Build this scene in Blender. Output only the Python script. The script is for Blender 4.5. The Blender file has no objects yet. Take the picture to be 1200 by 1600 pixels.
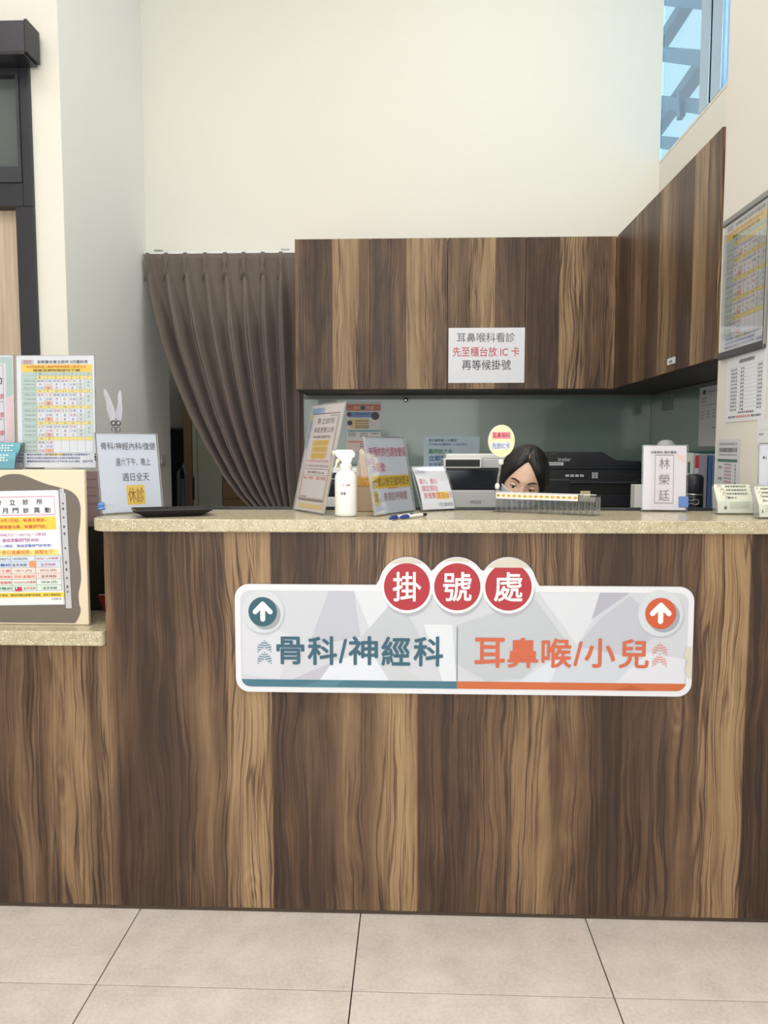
import bpy, bmesh, math, random
from mathutils import Vector, Matrix, Euler
random.seed(7)
R = math.radians
SC = bpy.context.scene
COL = SC.collection

# ------------------------------------------------------------------ camera
F_PX = 1220.0
CAM = Vector((0.0, -2.0, 1.25))
YAW, PIT = math.atan(45/F_PX), math.atan(100/F_PX)
cd = bpy.data.cameras.new('camera'); cam = bpy.data.objects.new('camera', cd); COL.objects.link(cam)
cd.sensor_fit = 'VERTICAL'; cd.sensor_height = 32.0; cd.lens = F_PX*32.0/1600.0
cd.clip_start = 0.05; cd.clip_end = 200
cam.location = CAM; cam.rotation_euler = (math.pi/2 - PIT, 0, YAW)
SC.camera = cam

# ------------------------------------------------------------------ sky, lamps, exposure
W = bpy.data.worlds.new('sky'); SC.world = W; W.use_nodes = True
bgn = W.node_tree.nodes['Background']
bgn.inputs[0].default_value = (0.50, 0.83, 1.0, 1); bgn.inputs[1].default_value = 1.25
def area(name, loc, sx, sy, power, col=(1, .96, .90), rot=(0, 0, 0)):
    l = bpy.data.lights.new(name, 'AREA'); l.shape = 'RECTANGLE'; l.size = sx; l.size_y = sy
    l.energy = power; l.color = col
    o = bpy.data.objects.new(name, l); COL.objects.link(o); o.location = loc; o.rotation_euler = rot
    return o
LC = (1, .975, .95)
area('lobby_lamp', (-1.9, -0.9, 4.12), 1.2, 1.2, 21, LC)
area('lobby_lamp', (0.0, -1.1, 4.12), 1.2, 1.2, 21, LC)
area('lobby_lamp', (-1.9, -3.0, 4.12), 1.2, 1.2, 26, LC)
area('lobby_lamp', (0.0, -3.2, 4.12), 1.2, 1.2, 26, LC)
area('reception_lamp', (0.55, 0.6, 4.12), 0.8, 0.8, 21, (1, .975, .92))
area('lobby_front_fill', (-.45, -4.2, 1.7), 2.6, 2.6, 58, (.93, .97, 1.0), (math.pi/2, 0, 0))  # added frontal fill from the lobby rear; the wall there has no window
area('rear_room_fill', (-1.3, 3.0, 2.66), .6, .3, 4, LC)  # added fill without a fitting, lifts the dark room past the curtain
vs = SC.view_settings
SC.display_settings.display_device = 'sRGB'
vs.view_transform = 'Standard'; vs.look = 'None'; vs.gamma = 1; vs.use_curve_mapping = False
vs.exposure = 0.0

# ------------------------------------------------------------------ geometry of the view (to lay things out at their real depth)
_f = Vector((-math.sin(YAW)*math.cos(PIT), math.cos(YAW)*math.cos(PIT), -math.sin(PIT)))
_r = Vector((math.cos(YAW), math.sin(YAW), 0)); _u = _r.cross(_f)
def P(px, py, X=None, Y=None, Z=None):
    d = _f + _r*((px-600)/F_PX) - _u*((py-800)/F_PX)
    t = (X-CAM.x)/d.x if X is not None else (Y-CAM.y)/d.y if Y is not None else (Z-CAM.z)/d.z
    return CAM + d*t

# ------------------------------------------------------------------ materials
def lin(c):
    def g(v):
        v /= 255.0
        return v/12.92 if v <= .04045 else ((v+.055)/1.055)**2.4
    return (g(c[0]), g(c[1]), g(c[2]), 1)
MATS = {}
def pm(name, rgb, rough=.5, var=.05, scale=25, metal=0, bump=0, coat=0, spec=.5):
    """plain painted, plastic or paper surface with a little procedural mottle"""
    if name in MATS: return MATS[name]
    m = bpy.data.materials.new(name); m.use_nodes = True; nt = m.node_tree
    b = nt.nodes['Principled BSDF']; c = lin(rgb)
    b.inputs['Roughness'].default_value = rough; b.inputs['Metallic'].default_value = metal
    b.inputs['Coat Weight'].default_value = coat; b.inputs['Specular IOR Level'].default_value = spec
    if var > 0:
        tc = nt.nodes.new('ShaderNodeTexCoord'); n = nt.nodes.new('ShaderNodeTexNoise')
        n.inputs['Scale'].default_value = scale; n.inputs['Detail'].default_value = 4
        nt.links.new(tc.outputs['Object'], n.inputs['Vector'])
        mx = nt.nodes.new('ShaderNodeMix'); mx.data_type = 'RGBA'
        mx.inputs[6].default_value = tuple(max(0, v*(1-var)) for v in c[:3])+(1,)
        mx.inputs[7].default_value = tuple(min(1, v*(1+var)) for v in c[:3])+(1,)
        nt.links.new(n.outputs['Fac'], mx.inputs[0]); nt.links.new(mx.outputs[2], b.inputs['Base Color'])
        if bump > 0:
            bp = nt.nodes.new('ShaderNodeBump'); bp.inputs['Strength'].default_value = bump; bp.inputs['Distance'].default_value = .002
            nt.links.new(n.outputs['Fac'], bp.inputs['Height']); nt.links.new(bp.outputs['Normal'], b.inputs['Normal'])
    else:
        b.inputs['Base Color'].default_value = c
    MATS[name] = m; return m
def ink(rgb): return pm('ink_%02x%02x%02x' % tuple(int(v) for v in rgb), rgb, .6, 0)
def clear(name, tint=(1, 1, 1), refl=.5, base=.03, milk=0.0):
    """thin clear acrylic or glass: see-through with a fresnel sheen"""
    if name in MATS: return MATS[name]
    m = bpy.data.materials.new(name); m.use_nodes = True; nt = m.node_tree; nt.nodes.clear()
    out = nt.nodes.new('ShaderNodeOutputMaterial'); mix = nt.nodes.new('ShaderNodeMixShader')
    tr = nt.nodes.new('ShaderNodeBsdfTransparent'); gl = nt.nodes.new('ShaderNodeBsdfGlossy')
    tr.inputs[0].default_value = (*tint, 1); gl.inputs['Roughness'].default_value = .05
    fr = nt.nodes.new('ShaderNodeFresnel'); fr.inputs['IOR'].default_value = 1.45
    ma = nt.nodes.new('ShaderNodeMath'); ma.operation = 'MULTIPLY_ADD'; ma.inputs[1].default_value = refl; ma.inputs[2].default_value = base
    nt.links.new(fr.outputs[0], ma.inputs[0]); nt.links.new(ma.outputs[0], mix.inputs[0])
    src = tr.outputs[0]
    if milk:
        df = nt.nodes.new('ShaderNodeBsdfDiffuse'); df.inputs[0].default_value = (.86, .87, .88, 1); m0 = nt.nodes.new('ShaderNodeMixShader'); m0.inputs[0].default_value = milk
        nt.links.new(src, m0.inputs[1]); nt.links.new(df.outputs[0], m0.inputs[2]); src = m0.outputs[0]
    nt.links.new(src, mix.inputs[1]); nt.links.new(gl.outputs[0], mix.inputs[2]); nt.links.new(mix.outputs[0], out.inputs[0])
    MATS[name] = m; return m

class NT:
    """small helper to wire shader nodes"""
    def __init__(s, name):
        s.m = bpy.data.materials.new(name); s.m.use_nodes = True; s.t = s.m.node_tree; s.b = s.t.nodes['Principled BSDF']
        MATS[name] = s.m
    def n(s, typ, **kw):
        x = s.t.nodes.new(typ)
        for k, v in kw.items(): setattr(x, k, v)
        return x
    def put(s, sock, v):
        if hasattr(v, 'is_output') or isinstance(v, bpy.types.NodeSocket): s.t.links.new(v, sock)
        else: sock.default_value = v
    def math(s, op, a, b=0.0, c=0.0, clamp=False):
        x = s.n('ShaderNodeMath', operation=op, use_clamp=clamp); s.put(x.inputs[0], a); s.put(x.inputs[1], b); s.put(x.inputs[2], c); return x.outputs[0]
    def vec(s, x, y, z=0.0):
        v = s.n('ShaderNodeCombineXYZ'); s.put(v.inputs[0], x); s.put(v.inputs[1], y); s.put(v.inputs[2], z); return v.outputs[0]
    def noise(s, vec, scale=1.0, detail=3.0, rough=.5, dist=0.0):
        x = s.n('ShaderNodeTexNoise'); s.t.links.new(vec, x.inputs['Vector']); x.inputs['Scale'].default_value = scale
        x.inputs['Detail'].default_value = detail; x.inputs['Roughness'].default_value = rough; x.inputs['Distortion'].default_value = dist
        return x.outputs['Fac']
    def ramp(s, fac, stops, interp='LINEAR'):
        x = s.n('ShaderNodeValToRGB'); cr = x.color_ramp; cr.interpolation = interp; s.t.links.new(fac, x.inputs[0])
        e = cr.elements; e.remove(e[1]); e[0].position = stops[0][0]; e[0].color = stops[0][1]
        for p, c in stops[1:]:
            k = e.new(p); k.color = c
        return x.outputs[0]
    def mix(s, f, a, b):
        x = s.n('ShaderNodeMix', data_type='RGBA'); s.put(x.inputs[0], f); s.put(x.inputs[6], a); s.put(x.inputs[7], b); return x.outputs[2]
    def rng(s, v, a, b, c=0.0, d=1.0):
        x = s.n('ShaderNodeMapRange', clamp=True, interpolation_type='SMOOTHSTEP'); s.put(x.inputs[0], v)
        for i, q in enumerate((a, b, c, d)): x.inputs[i+1].default_value = q
        return x.outputs[0]

def g1(v): return (v, v, v, 1)
def make_wood():
    s = NT('walnut_laminate')
    uv = s.n('ShaderNodeUVMap'); sp = s.n('ShaderNodeSeparateXYZ'); s.t.links.new(uv.outputs[0], sp.inputs[0])
    u, v = sp.outputs[0], sp.outputs[1]
    # slow sideways drift of the grain
    w1 = s.noise(s.vec(s.math('MULTIPLY', u, 5.0), s.math('MULTIPLY', v, 1.5)), 1, 2)
    w2 = s.noise(s.vec(s.math('MULTIPLY', u, 17.0), s.math('MULTIPLY', v, 6.0), 3.3), 1, 3)
    w = s.math('ADD', s.math('MULTIPLY', s.math('SUBTRACT', w1, .5), .075), s.math('MULTIPLY', s.math('SUBTRACT', w2, .5), .022))
    uw = s.math('ADD', u, w)
    # repeat of the printed sheet
    per = s.math('FRACT', s.math('DIVIDE', s.math('ADD', s.math('ADD', u, .367), s.math('MULTIPLY', w, .04)), 1.229))
    st = [(0, .16), (.03, .2), (.058, .1), (.10, .12), (.127, .34), (.16, .52), (.203, .4), (.224, .68), (.272, .88), (.308, .78), (.3125, .22),
          (.35, .3), (.376, .14), (.43, .2), (.452, .46), (.5, .38), (.54, .6), (.583, .68), (.61, .36), (.638, .6), (.66, .28), (.707, .08), (.776, .14),
          (.818, .32), (.86, .46), (.893, .28), (.905, .72), (.956, .88), (.996, .8), (.9995, .16)]
    base = s.ramp(per, [(p, g1(.055+.83*t)) for p, t in st])
    def nz(su, sv, z, det=3.0, ro=.55, di=0.0): return s.noise(s.vec(s.math('MULTIPLY', uw, su), s.math('MULTIPLY', v, sv), z), 1, det, ro, di)
    med = nz(33, .9, 1.7, 4, .62, .6); blot = nz(10, 2.0, 8.1, 3, .6, 1.0); fine = nz(190, 2.0, 5.0, 3, .65)
    def lines(su, sv, z, wd, m0, m1, mz):
        a = s.rng(s.math('ABSOLUTE', s.math('SUBTRACT', nz(su, sv, z, 2, .5, .35), .5)), 0.0, wd, 1.0, 0.0)
        return s.math('MULTIPLY', a, s.rng(nz(su*.22, sv*1.2, mz, 2), m0, m1))
    l1 = lines(66, .9, 9.0, .042, .38, .58, 14.0); l2 = lines(105, 1.1, 31.0, .05, .40, .60, 44.0); l3 = lines(24, .55, 51.0, .022, .40, .56, 64.0)
    dk = s.rng(nz(40, .7, 21.0, 3, .5, 1.0), .30, .40, 1.0, 0.0)
    amp = s.math('ADD', .55, s.math('MULTIPLY', base, .6))
    t = s.math('ADD', base, s.math('MULTIPLY', s.math('SUBTRACT', med, .5), .62))
    t = s.math('ADD', t, s.math('MULTIPLY', s.math('SUBTRACT', blot, .5), .62))
    t = s.math('ADD', t, s.math('MULTIPLY', s.math('SUBTRACT', fine, .5), .30))
    for q, wgt in ((l1, .42), (l2, .26), (l3, .38), (dk, .22)):
        t = s.math('SUBTRACT', t, s.math('MULTIPLY', s.math('MULTIPLY', q, amp), wgt))
    t = s.math('ADD', t, .055)
    # knots
    kn = s.n('ShaderNodeTexVoronoi', feature='F1'); s.t.links.new(s.vec(s.math('MULTIPLY', uw, 4.2), s.math('MULTIPLY', v, 1.35), 0.0), kn.inputs['Vector']); kn.inputs['Scale'].default_value = 1
    kd = kn.outputs['Distance']
    kring = s.math('MULTIPLY', s.math('SINE', s.math('MULTIPLY', kd, 120.0)), s.rng(kd, .02, .16, 1.0, 0.0))
    t = s.math('SUBTRACT', t, s.math('MULTIPLY', kring, .10))
    t = s.math('SUBTRACT', t, s.rng(kd, .0, .07, .25, 0.0), clamp=True)
    col = s.ramp(t, [(0, (.038, .022, .016, 1)), (.2, (.070, .040, .026, 1)), (.45, (.155, .092, .053, 1)), (.7, (.305, .196, .104, 1)), (1, (.46, .325, .18, 1))])
    hue = s.rng(s.noise(s.vec(s.math('MULTIPLY', u, 6.0), s.math('MULTIPLY', v, .8), 30.0), 1, 2), .35, .7)
    col = s.mix(s.math('MULTIPLY', hue, .2), col, s.mix(.5, col, (.16, .105, .085, 1)))
    s.t.links.new(col, s.b.inputs['Base Color'])
    s.b.inputs['Roughness'].default_value = .42
    s.b.inputs['Specular IOR Level'].default_value = .35
    bp = s.n('ShaderNodeBump'); bp.inputs['Strength'].default_value = .08; bp.inputs['Distance'].default_value = .001
    s.t.links.new(fine, bp.inputs['Height']); s.t.links.new(bp.outputs[0], s.b.inputs['Normal'])
    return s.m
def make_stone():
    s = NT('speckled_stone'); tc = s.n('ShaderNodeTexCoord').outputs['Object']
    n1 = s.noise(tc, 60, 4, .6)
    col = s.ramp(n1, [(.3, lin((178, 167, 138))), (.7, lin((208, 198, 170)))])
    for sc, lo, hi, c, seed in ((150, .10, .16, (246, 244, 232), 0.0), (210, .12, .18, (140, 124, 92), 5.0), (330, .14, .2, (232, 226, 205), 9.0)):
        v = s.n('ShaderNodeTexVoronoi'); v.inputs['Scale'].default_value = sc
        mp = s.n('ShaderNodeVectorMath', operation='ADD'); s.t.links.new(tc, mp.inputs[0]); mp.inputs[1].default_value = (seed, seed*.7, seed*1.3)
        s.t.links.new(mp.outputs[0], v.inputs['Vector'])
        rs = s.n('ShaderNodeSeparateColor'); s.t.links.new(v.outputs['Color'], rs.inputs[0])
        keep = s.math('GREATER_THAN', rs.outputs[0], .62)
        f = s.math('MULTIPLY', s.rng(v.outputs['Distance'], lo*2, hi*2, 1.0, 0.0), keep)
        col = s.mix(s.math('MULTIPLY', f, .8), col, lin(c))
    s.t.links.new(col, s.b.inputs['Base Color']); s.b.inputs['Roughness'].default_value = .22
    return s.m
def make_tile():
    s = NT('floor_tile'); tc = s.n('ShaderNodeTexCoord').outputs['Object']
    oi = s.n('ShaderNodeObjectInfo'); off = s.n('ShaderNodeVectorMath', operation='ADD'); s.t.links.new(tc, off.inputs[0])
    s.t.links.new(s.vec(s.math('MULTIPLY', oi.outputs['Random'], 50.0), 0.0, 0.0), off.inputs[1])
    v = off.outputs[0]
    n1 = s.noise(v, 9, 5, .6); n2 = s.noise(v, 110, 3, .6)
    t = s.math('ADD', s.math('MULTIPLY', n1, .55), s.math('MULTIPLY', n2, .45))
    col = s.ramp(t, [(.34, lin((203, 194, 187))), (.52, lin((219, 211, 204))), (.66, lin((229, 222, 215)))])
    sh = s.math('ADD', .97, s.math('MULTIPLY', oi.outputs['Random'], .05))
    hs = s.n('ShaderNodeHueSaturation'); s.t.links.new(col, hs.inputs['Color']); s.t.links.new(sh, hs.inputs['Value'])
    s.t.links.new(hs.outputs[0], s.b.inputs['Base Color']); s.b.inputs['Roughness'].default_value = .38
    return s.m
WOOD, STONE, TILE = make_wood(), make_stone(), make_tile()

WHITEWALL = pm('wall_paint', (235, 233, 224), .75, .015, 3)
COOLWALL = pm('wall_paint_cool', (244, 245, 241), .75, .015, 3)
PAPER = pm('paper', (236, 238, 246), .6, .012, 8)
ACRYL = clear('clear_acrylic', (.975, .98, .985), .35, .008)
BLACKPL = pm('black_plastic', (18, 20, 25), .38, .1, 40)
DARKPL = pm('charcoal_plastic', (34, 36, 42), .3, .1, 40)
WHITEPL = pm('white_plastic', (238, 238, 236), .35, .02, 30)
GREYPL = pm('pale_grey_plastic', (198, 201, 203), .4, .02, 30)
STEEL = pm('bright_steel', (205, 205, 208), .22, .04, 30, metal=1)
ALU = pm('brushed_aluminium', (160, 160, 164), .35, .06, 60, metal=1)
FRAME = pm('black_door_frame', (40, 41, 49), .45, .06, 20)

# ------------------------------------------------------------------ mesh building
def chain(o):
    M = Matrix.Identity(4)
    while o is not None:
        M = o.matrix_basis @ M; o = o.parent
    return M
def tag(o, label=None, cat=None, group=None, kind=None):
    if label: o['label'] = label
    if cat: o['category'] = cat
    if group: o['group'] = group
    if kind: o['kind'] = kind
    return o
def thing(name, label, cat, loc=(0, 0, 0), rz=0.0, group=None, kind=None):
    o = bpy.data.objects.new(name, None); COL.objects.link(o); o.location = loc; o.rotation_euler = (0, 0, rz)
    o.empty_display_size = .05
    return tag(o, label, cat, group, kind)
class MB:
    def __init__(s, M=None): s.v, s.f, s.M = [], [], M or Matrix.Identity(4)
    def add(s, vs, fs):
        b = len(s.v); s.v += [s.M @ Vector(p) for p in vs]; s.f += [tuple(i+b for i in q) for q in fs]; return s
    def box(s, x0, x1, y0, y1, z0, z1, M=None):
        vs = [Vector((x, y, z)) for z in (z0, z1) for y in (y0, y1) for x in (x0, x1)]
        if M: vs = [M @ p for p in vs]
        return s.add(vs, [(0, 2, 3, 1), (4, 5, 7, 6), (0, 1, 5, 4), (2, 6, 7, 3), (0, 4, 6, 2), (1, 3, 7, 5)])
    def prism(s, pts, a, b, fn):
        """closed outline pts (2D, anticlockwise), extruded between a and b; fn(p, q, h) -> 3D"""
        n = len(pts)
        return s.add([fn(p[0], p[1], a) for p in pts]+[fn(p[0], p[1], b) for p in pts],
                     [tuple(range(n))[::-1], tuple(range(n, 2*n))]+[(i, (i+1) % n, n+(i+1) % n, n+i) for i in range(n)])
    def lathe(s, prof, c=(0, 0, 0), n=24, sx=1, sy=1):
        c = Vector(c); vs, fs = [], []
        for r, z in prof:
            for k in range(n):
                a = 2*math.pi*k/n; vs.append(c+Vector((r*math.cos(a)*sx, r*math.sin(a)*sy, z)))
        m = len(prof)
        for i in range(m-1):
            for k in range(n):
                fs.append((i*n+k, i*n+(k+1) % n, (i+1)*n+(k+1) % n, (i+1)*n+k))
        fs.append(tuple(range(n))[::-1]); fs.append(tuple((m-1)*n+k for k in range(n)))
        return s.add(vs, fs)
    def tube(s, path, r, n=8, closed=False):
        path = [Vector(p) for p in path]; vs, fs = [], []; m = len(path); up0 = None
        rr = r if hasattr(r, '__len__') else [r]*m
        for i, p in enumerate(path):
            a = path[i-1] if (i > 0 or closed) else p; b = path[(i+1) % m] if (i < m-1 or closed) else p
            d = (b-a).normalized()
            up = up0 if up0 is not None else (Vector((0, 0, 1)) if abs(d.z) < .9 else Vector((1, 0, 0)))
            x = d.cross(up)
            if x.length < 1e-4: x = d.cross(Vector((0, 1, .3)))
            x.normalize(); y = x.cross(d).normalized(); up0 = y
            for k in range(n):
                t = 2*math.pi*k/n; vs.append(p+(x*math.cos(t)+y*math.sin(t))*rr[i])
        for i in range(m if closed else m-1):
            j = (i+1) % m
            for k in range(n): fs.append((i*n+k, i*n+(k+1) % n, j*n+(k+1) % n, j*n+k))
        if not closed: fs.append(tuple(range(n))[::-1]); fs.append(tuple((m-1)*n+k for k in range(n)))
        return s.add(vs, fs)
    def ell(s, c, rx, ry, rz, n=16, m=10, M=None):
        vs, fs = [], []; c = Vector(c)
        for i in range(m+1):
            ph = -math.pi/2+math.pi*i/m
            for k in range(n):
                a = 2*math.pi*k/n; q = Vector((rx*math.cos(ph)*math.cos(a), ry*math.cos(ph)*math.sin(a), rz*math.sin(ph)))
                vs.append(c+(M @ q if M else q))
        for i in range(m):
            for k in range(n): fs.append((i*n+k, i*n+(k+1) % n, (i+1)*n+(k+1) % n, (i+1)*n+k))
        return s.add(vs, fs)
    def grid(s, fn, nu, nv):
        return s.add([fn(i/nu, j/nv) for j in range(nv+1) for i in range(nu+1)],
                     [(j*(nu+1)+i, j*(nu+1)+i+1, (j+1)*(nu+1)+i+1, (j+1)*(nu+1)+i) for j in range(nv) for i in range(nu)])
    def build(s, name, mat, parent=None, world=False, bevel=0, smooth=False, uv=None, solid=0, seg=2):
        vs = s.v
        if world and parent is not None:
            Mi = chain(parent).inverted(); vw = [p.copy() for p in vs]; vs = [Mi @ p for p in vs]
        else: vw = vs
        me = bpy.data.meshes.new(name); me.from_pydata([tuple(p) for p in vs], [], s.f); me.materials.append(mat)
        if uv:
            ul = me.uv_layers.new(name='UVMap')
            for poly in me.polygons:
                q = [vw[i] for i in poly.vertices]
                nn = (q[1]-q[0]).cross(q[2]-q[0])
                for li in poly.loop_indices:
                    p = vw[me.loops[li].vertex_index]
                    if abs(nn.z) > max(abs(nn.x), abs(nn.y)): ul.data[li].uv = uv(p.x, p.y*.3, p)
                    elif abs(nn.x) > abs(nn.y): ul.data[li].uv = uv(p.y, p.z, p)
                    else: ul.data[li].uv = uv(p.x, p.z, p)
        if smooth: me.shade_smooth()
        o = bpy.data.objects.new(name, me); COL.objects.link(o); o.parent = parent
        if solid:
            md = o.modifiers.new('solid', 'SOLIDIFY'); md.thickness = solid; md.offset = 0
        if bevel:
            md = o.modifiers.new('bevel', 'BEVEL'); md.width = bevel; md.segments = seg; md.limit_method = 'ANGLE'; md.angle_limit = R(40)
            if seg > 1 and not smooth: me.shade_smooth(); wn = o.modifiers.new('wn', 'WEIGHTED_NORMAL'); wn.keep_sharp = True
        return o
def bx(name, x0, x1, y0, y1, z0, z1, mat, parent=None, bevel=0, world=False, uv=None, M=None):
    return MB(M).box(x0, x1, y0, y1, z0, z1).build(name, mat, parent, world, bevel, uv=uv)
def struct(o): o['kind'] = 'structure'; return o
def copy_tree(o, parent=None):
    c = o.copy(); COL.objects.link(c); c.parent = parent
    for ch in [q for q in bpy.data.objects if q.parent == o]: copy_tree(ch, c)
    return c
wuv = lambda off=0.0, sg=1, vo=0.0: (lambda a, b, p: (sg*a+off, b+vo))
def rrect(x0, y0, x1, y1, r, n=5, corners=(1, 1, 1, 1)):
    """rounded rectangle outline, anticlockwise from the lower left corner; corners: ll, lr, ur, ul"""
    out = []
    for (cx, cy, a0, on, kx, ky) in ((x0+r, y0+r, 180, corners[0], x0, y0), (x1-r, y0+r, 270, corners[1], x1, y0), (x1-r, y1-r, 0, corners[2], x1, y1), (x0+r, y1-r, 90, corners[3], x0, y1)):
        if on: out += [(cx+r*math.cos(R(a0+90*k/n)), cy+r*math.sin(R(a0+90*k/n))) for k in range(n+1)]
        else: out.append((kx, ky))
    return out

# ------------------------------------------------------------------ flat print and lettering on sheets
TEXTS = []
class Sheet:
    """print on a flat sheet of size w x h metres; (u, v) run right and down in design units dw x dh; M puts the sheet in its thing's frame, front facing -y"""
    def __init__(s, parent, w, h, dw, dh, M=None, bend=0.0, eps=.00025, small=False):
        s.small, s.cnt = small, 0
        s.p, s.w, s.h, s.dw, s.dh, s.M, s.bend, s.eps = parent, w, h, dw, dh, M or Matrix.Identity(4), bend, eps
        s.b = {}
    def pt(s, u, v, k=1):
        z = s.h*(1-v/s.dh)
        y = -s.eps*k+s.bend*4*(z/s.h)*(1-z/s.h)
        return s.M @ Vector((s.w*u/s.dw, y, z))
    def poly(s, pts, mat, k=1, name='printed_area'):
        m = s.b.setdefault((mat.name, name), (MB(), mat))[0]; n = len(pts); s.cnt += 1; k += s.cnt % 90*.009
        m.add([s.pt(u, v, k) for u, v in pts], [tuple(range(n))[::-1]]); return s
    def rect(s, u0, v0, u1, v1, c, k=1, name='printed_area'):
        mat = ink(c) if isinstance(c, tuple) else c
        if s.bend:
            n = 6
            for i in range(n):
                a, b = v0+(v1-v0)*i/n, v0+(v1-v0)*(i+1)/n
                s.poly([(u0, a), (u1, a), (u1, b), (u0, b)], mat, k, name)
            return s
        return s.poly([(u0, v0), (u1, v0), (u1, v1), (u0, v1)], mat, k, name)
    def circle(s, cu, cv, r, c, k=1, n=28, name='printed_area', sy=1.0):
        return s.poly([(cu+r*math.cos(2*math.pi*i/n), cv+r*sy*math.sin(2*math.pi*i/n)) for i in range(n)], ink(c), k, name)
    def frame(s, u0, v0, u1, v1, t, c, k=1):
        s.rect(u0, v0, u1, v0+t, c, k); s.rect(u0, v1-t, u1, v1, c, k); s.rect(u0, v0+t, u0+t, v1-t, c, k); return s.rect(u1-t, v0+t, u1, v1-t, c, k)
    def text(s, body, u0, v0, u1, v1, c, bold=0.0, k=3, name='lettering'):
        TEXTS.append((s, body, u0, v0, u1, v1, ink(c), bold, k, name)); return s
    def scribble(s, u0, v0, u1, v1, c, n=12, k=3):
        """a line of print too small to read: a row of short strokes"""
        rs = random.Random(int(u0*7+v0*13)); wd = (u1-u0)/n
        for i in range(n):
            x = u0+i*wd
            for q in range(2):
                a = v0+(v1-v0)*(.05+.5*q)+rs.uniform(0, .1)*(v1-v0)
                s.rect(x+wd*.08, a, x+wd*rs.uniform(.7, .92), a+(v1-v0)*.26, c, k, 'lettering')
            s.rect(x+wd*rs.uniform(.15, .6), v0, x+wd*rs.uniform(.62, .75), v1, c, k, 'lettering')
        return s
    def done(s):
        for (mn, name), (m, mat) in s.b.items():
            o = m.build(name.split('#')[0], mat, s.p)
            if s.small: o['kind'] = 'stuff'
def flush_text():
    tmp, groups = [], {}
    cache = {}
    for i, (s, body, *_q) in enumerate(TEXTS):
        key = body
        if key in cache: continue
        c = bpy.data.curves.new('t', 'FONT'); c.body = body; c.size = 1; c.resolution_u = 3; c.offset = 0
        o = bpy.data.objects.new('t', c); COL.objects.link(o); cache[key] = o
    dg = bpy.context.evaluated_depsgraph_get()
    raw = {}
    for k, o in cache.items():
        me = bpy.data.meshes.new_from_object(o.evaluated_get(dg))
        raw[k] = ([v.co.copy() for v in me.vertices], [tuple(p.vertices) for p in me.polygons]); bpy.data.meshes.remove(me)
    for o in cache.values():
        c = o.data; bpy.data.objects.remove(o); bpy.data.curves.remove(c)
    for (s, body, u0, v0, u1, v1, mat, bold, k, name) in TEXTS:
        vs, fs = raw[body]
        if not vs: continue
        xa, xb = min(p.x for p in vs), max(p.x for p in vs); ya, yb = min(p.y for p in vs), max(p.y for p in vs)
        gk = name if s.small else name+'#'+str(len(groups))
        m = groups.setdefault((id(s), mat.name, gk), (MB(), mat, s))[0]
        # heavier strokes: the print is laid over itself a hair to each side
        hp = (v1-v0)/max(.6, yb-ya) if len(body) > 1 else (v1-v0)/.92
        hq = (u1-u0)/max(.3, xb-xa)
        sh = [(0, 0)] if bold <= 0 else [(math.cos(a)*bold, math.sin(a)*bold) for a in (.5, 1.6, 2.6, 3.7, 4.7, 5.8)]
        bu, bv = bold*hq, bold*hp
        for (du, dv) in sh:
            s.cnt += 1; kk = k+s.cnt % 90*.009
            m.add([s.pt(u0+bu+(u1-u0-2*bu)*(p.x-xa)/max(1e-6, xb-xa)+du*hq, v1-bv-(v1-v0-2*bv)*(p.y-ya)/max(1e-6, yb-ya)+dv*hp, kk) for p in vs], fs)
    for (sid, mn, gk), (m, mat, s) in groups.items():
        o = m.build(gk.split('#')[0], mat, s.p)
        if s.small: o['kind'] = 'stuff'
RX = lambda a: Matrix.Rotation(a, 4, 'X')
T = lambda x, y, z: Matrix.Translation((x, y, z))

# ================================================================== THE ROOM
ZT, ZB = 1.068, 1.034            # stone transaction top
LT, LB = 0.772, 0.732            # low stone top
XL = -1.393                      # left return wall
floor = struct(bx('floor', -4.45, 1.4, -4.4, 4.0, -.06, -.004, pm('floor_joint', (44, 36, 34), .9)))
tile_me = None
for i in range(-6, 4):
    for j in range(-7, 7):
        x, y = -.737+.6*i+.3, -.297+.6*j+.3
        if x > 1.4 or y > 3.9: continue
        if tile_me is None:
            t = bx('tile', -.2985, .2985, -.2985, .2985, -.007, 0, TILE, floor, bevel=.0008); tile_me = t.data
        else:
            t = t0.copy(); COL.objects.link(t); t.parent = floor
        if (i, j) == (-6, -7): t0 = t
        t.location = (x, y, 0)
struct(bx('ceiling', -4.45, 1.4, -4.4, 4.0, 4.2, 4.3, WHITEWALL))
m = MB(); m.box(-.60, 1.2405, 2.12, 2.24, 0, 4.2); m.box(1.2405, 1.36, 2.12, 2.24, 0, 2.692); m.box(XL, -.60, 2.12, 2.24, 2.262, 4.2)
struct(m.build('wall_back', WHITEWALL))
struct(bx('wall_left', XL-.12, XL, 1.15, 2.46, 0, 4.2, COOLWALL))
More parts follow.
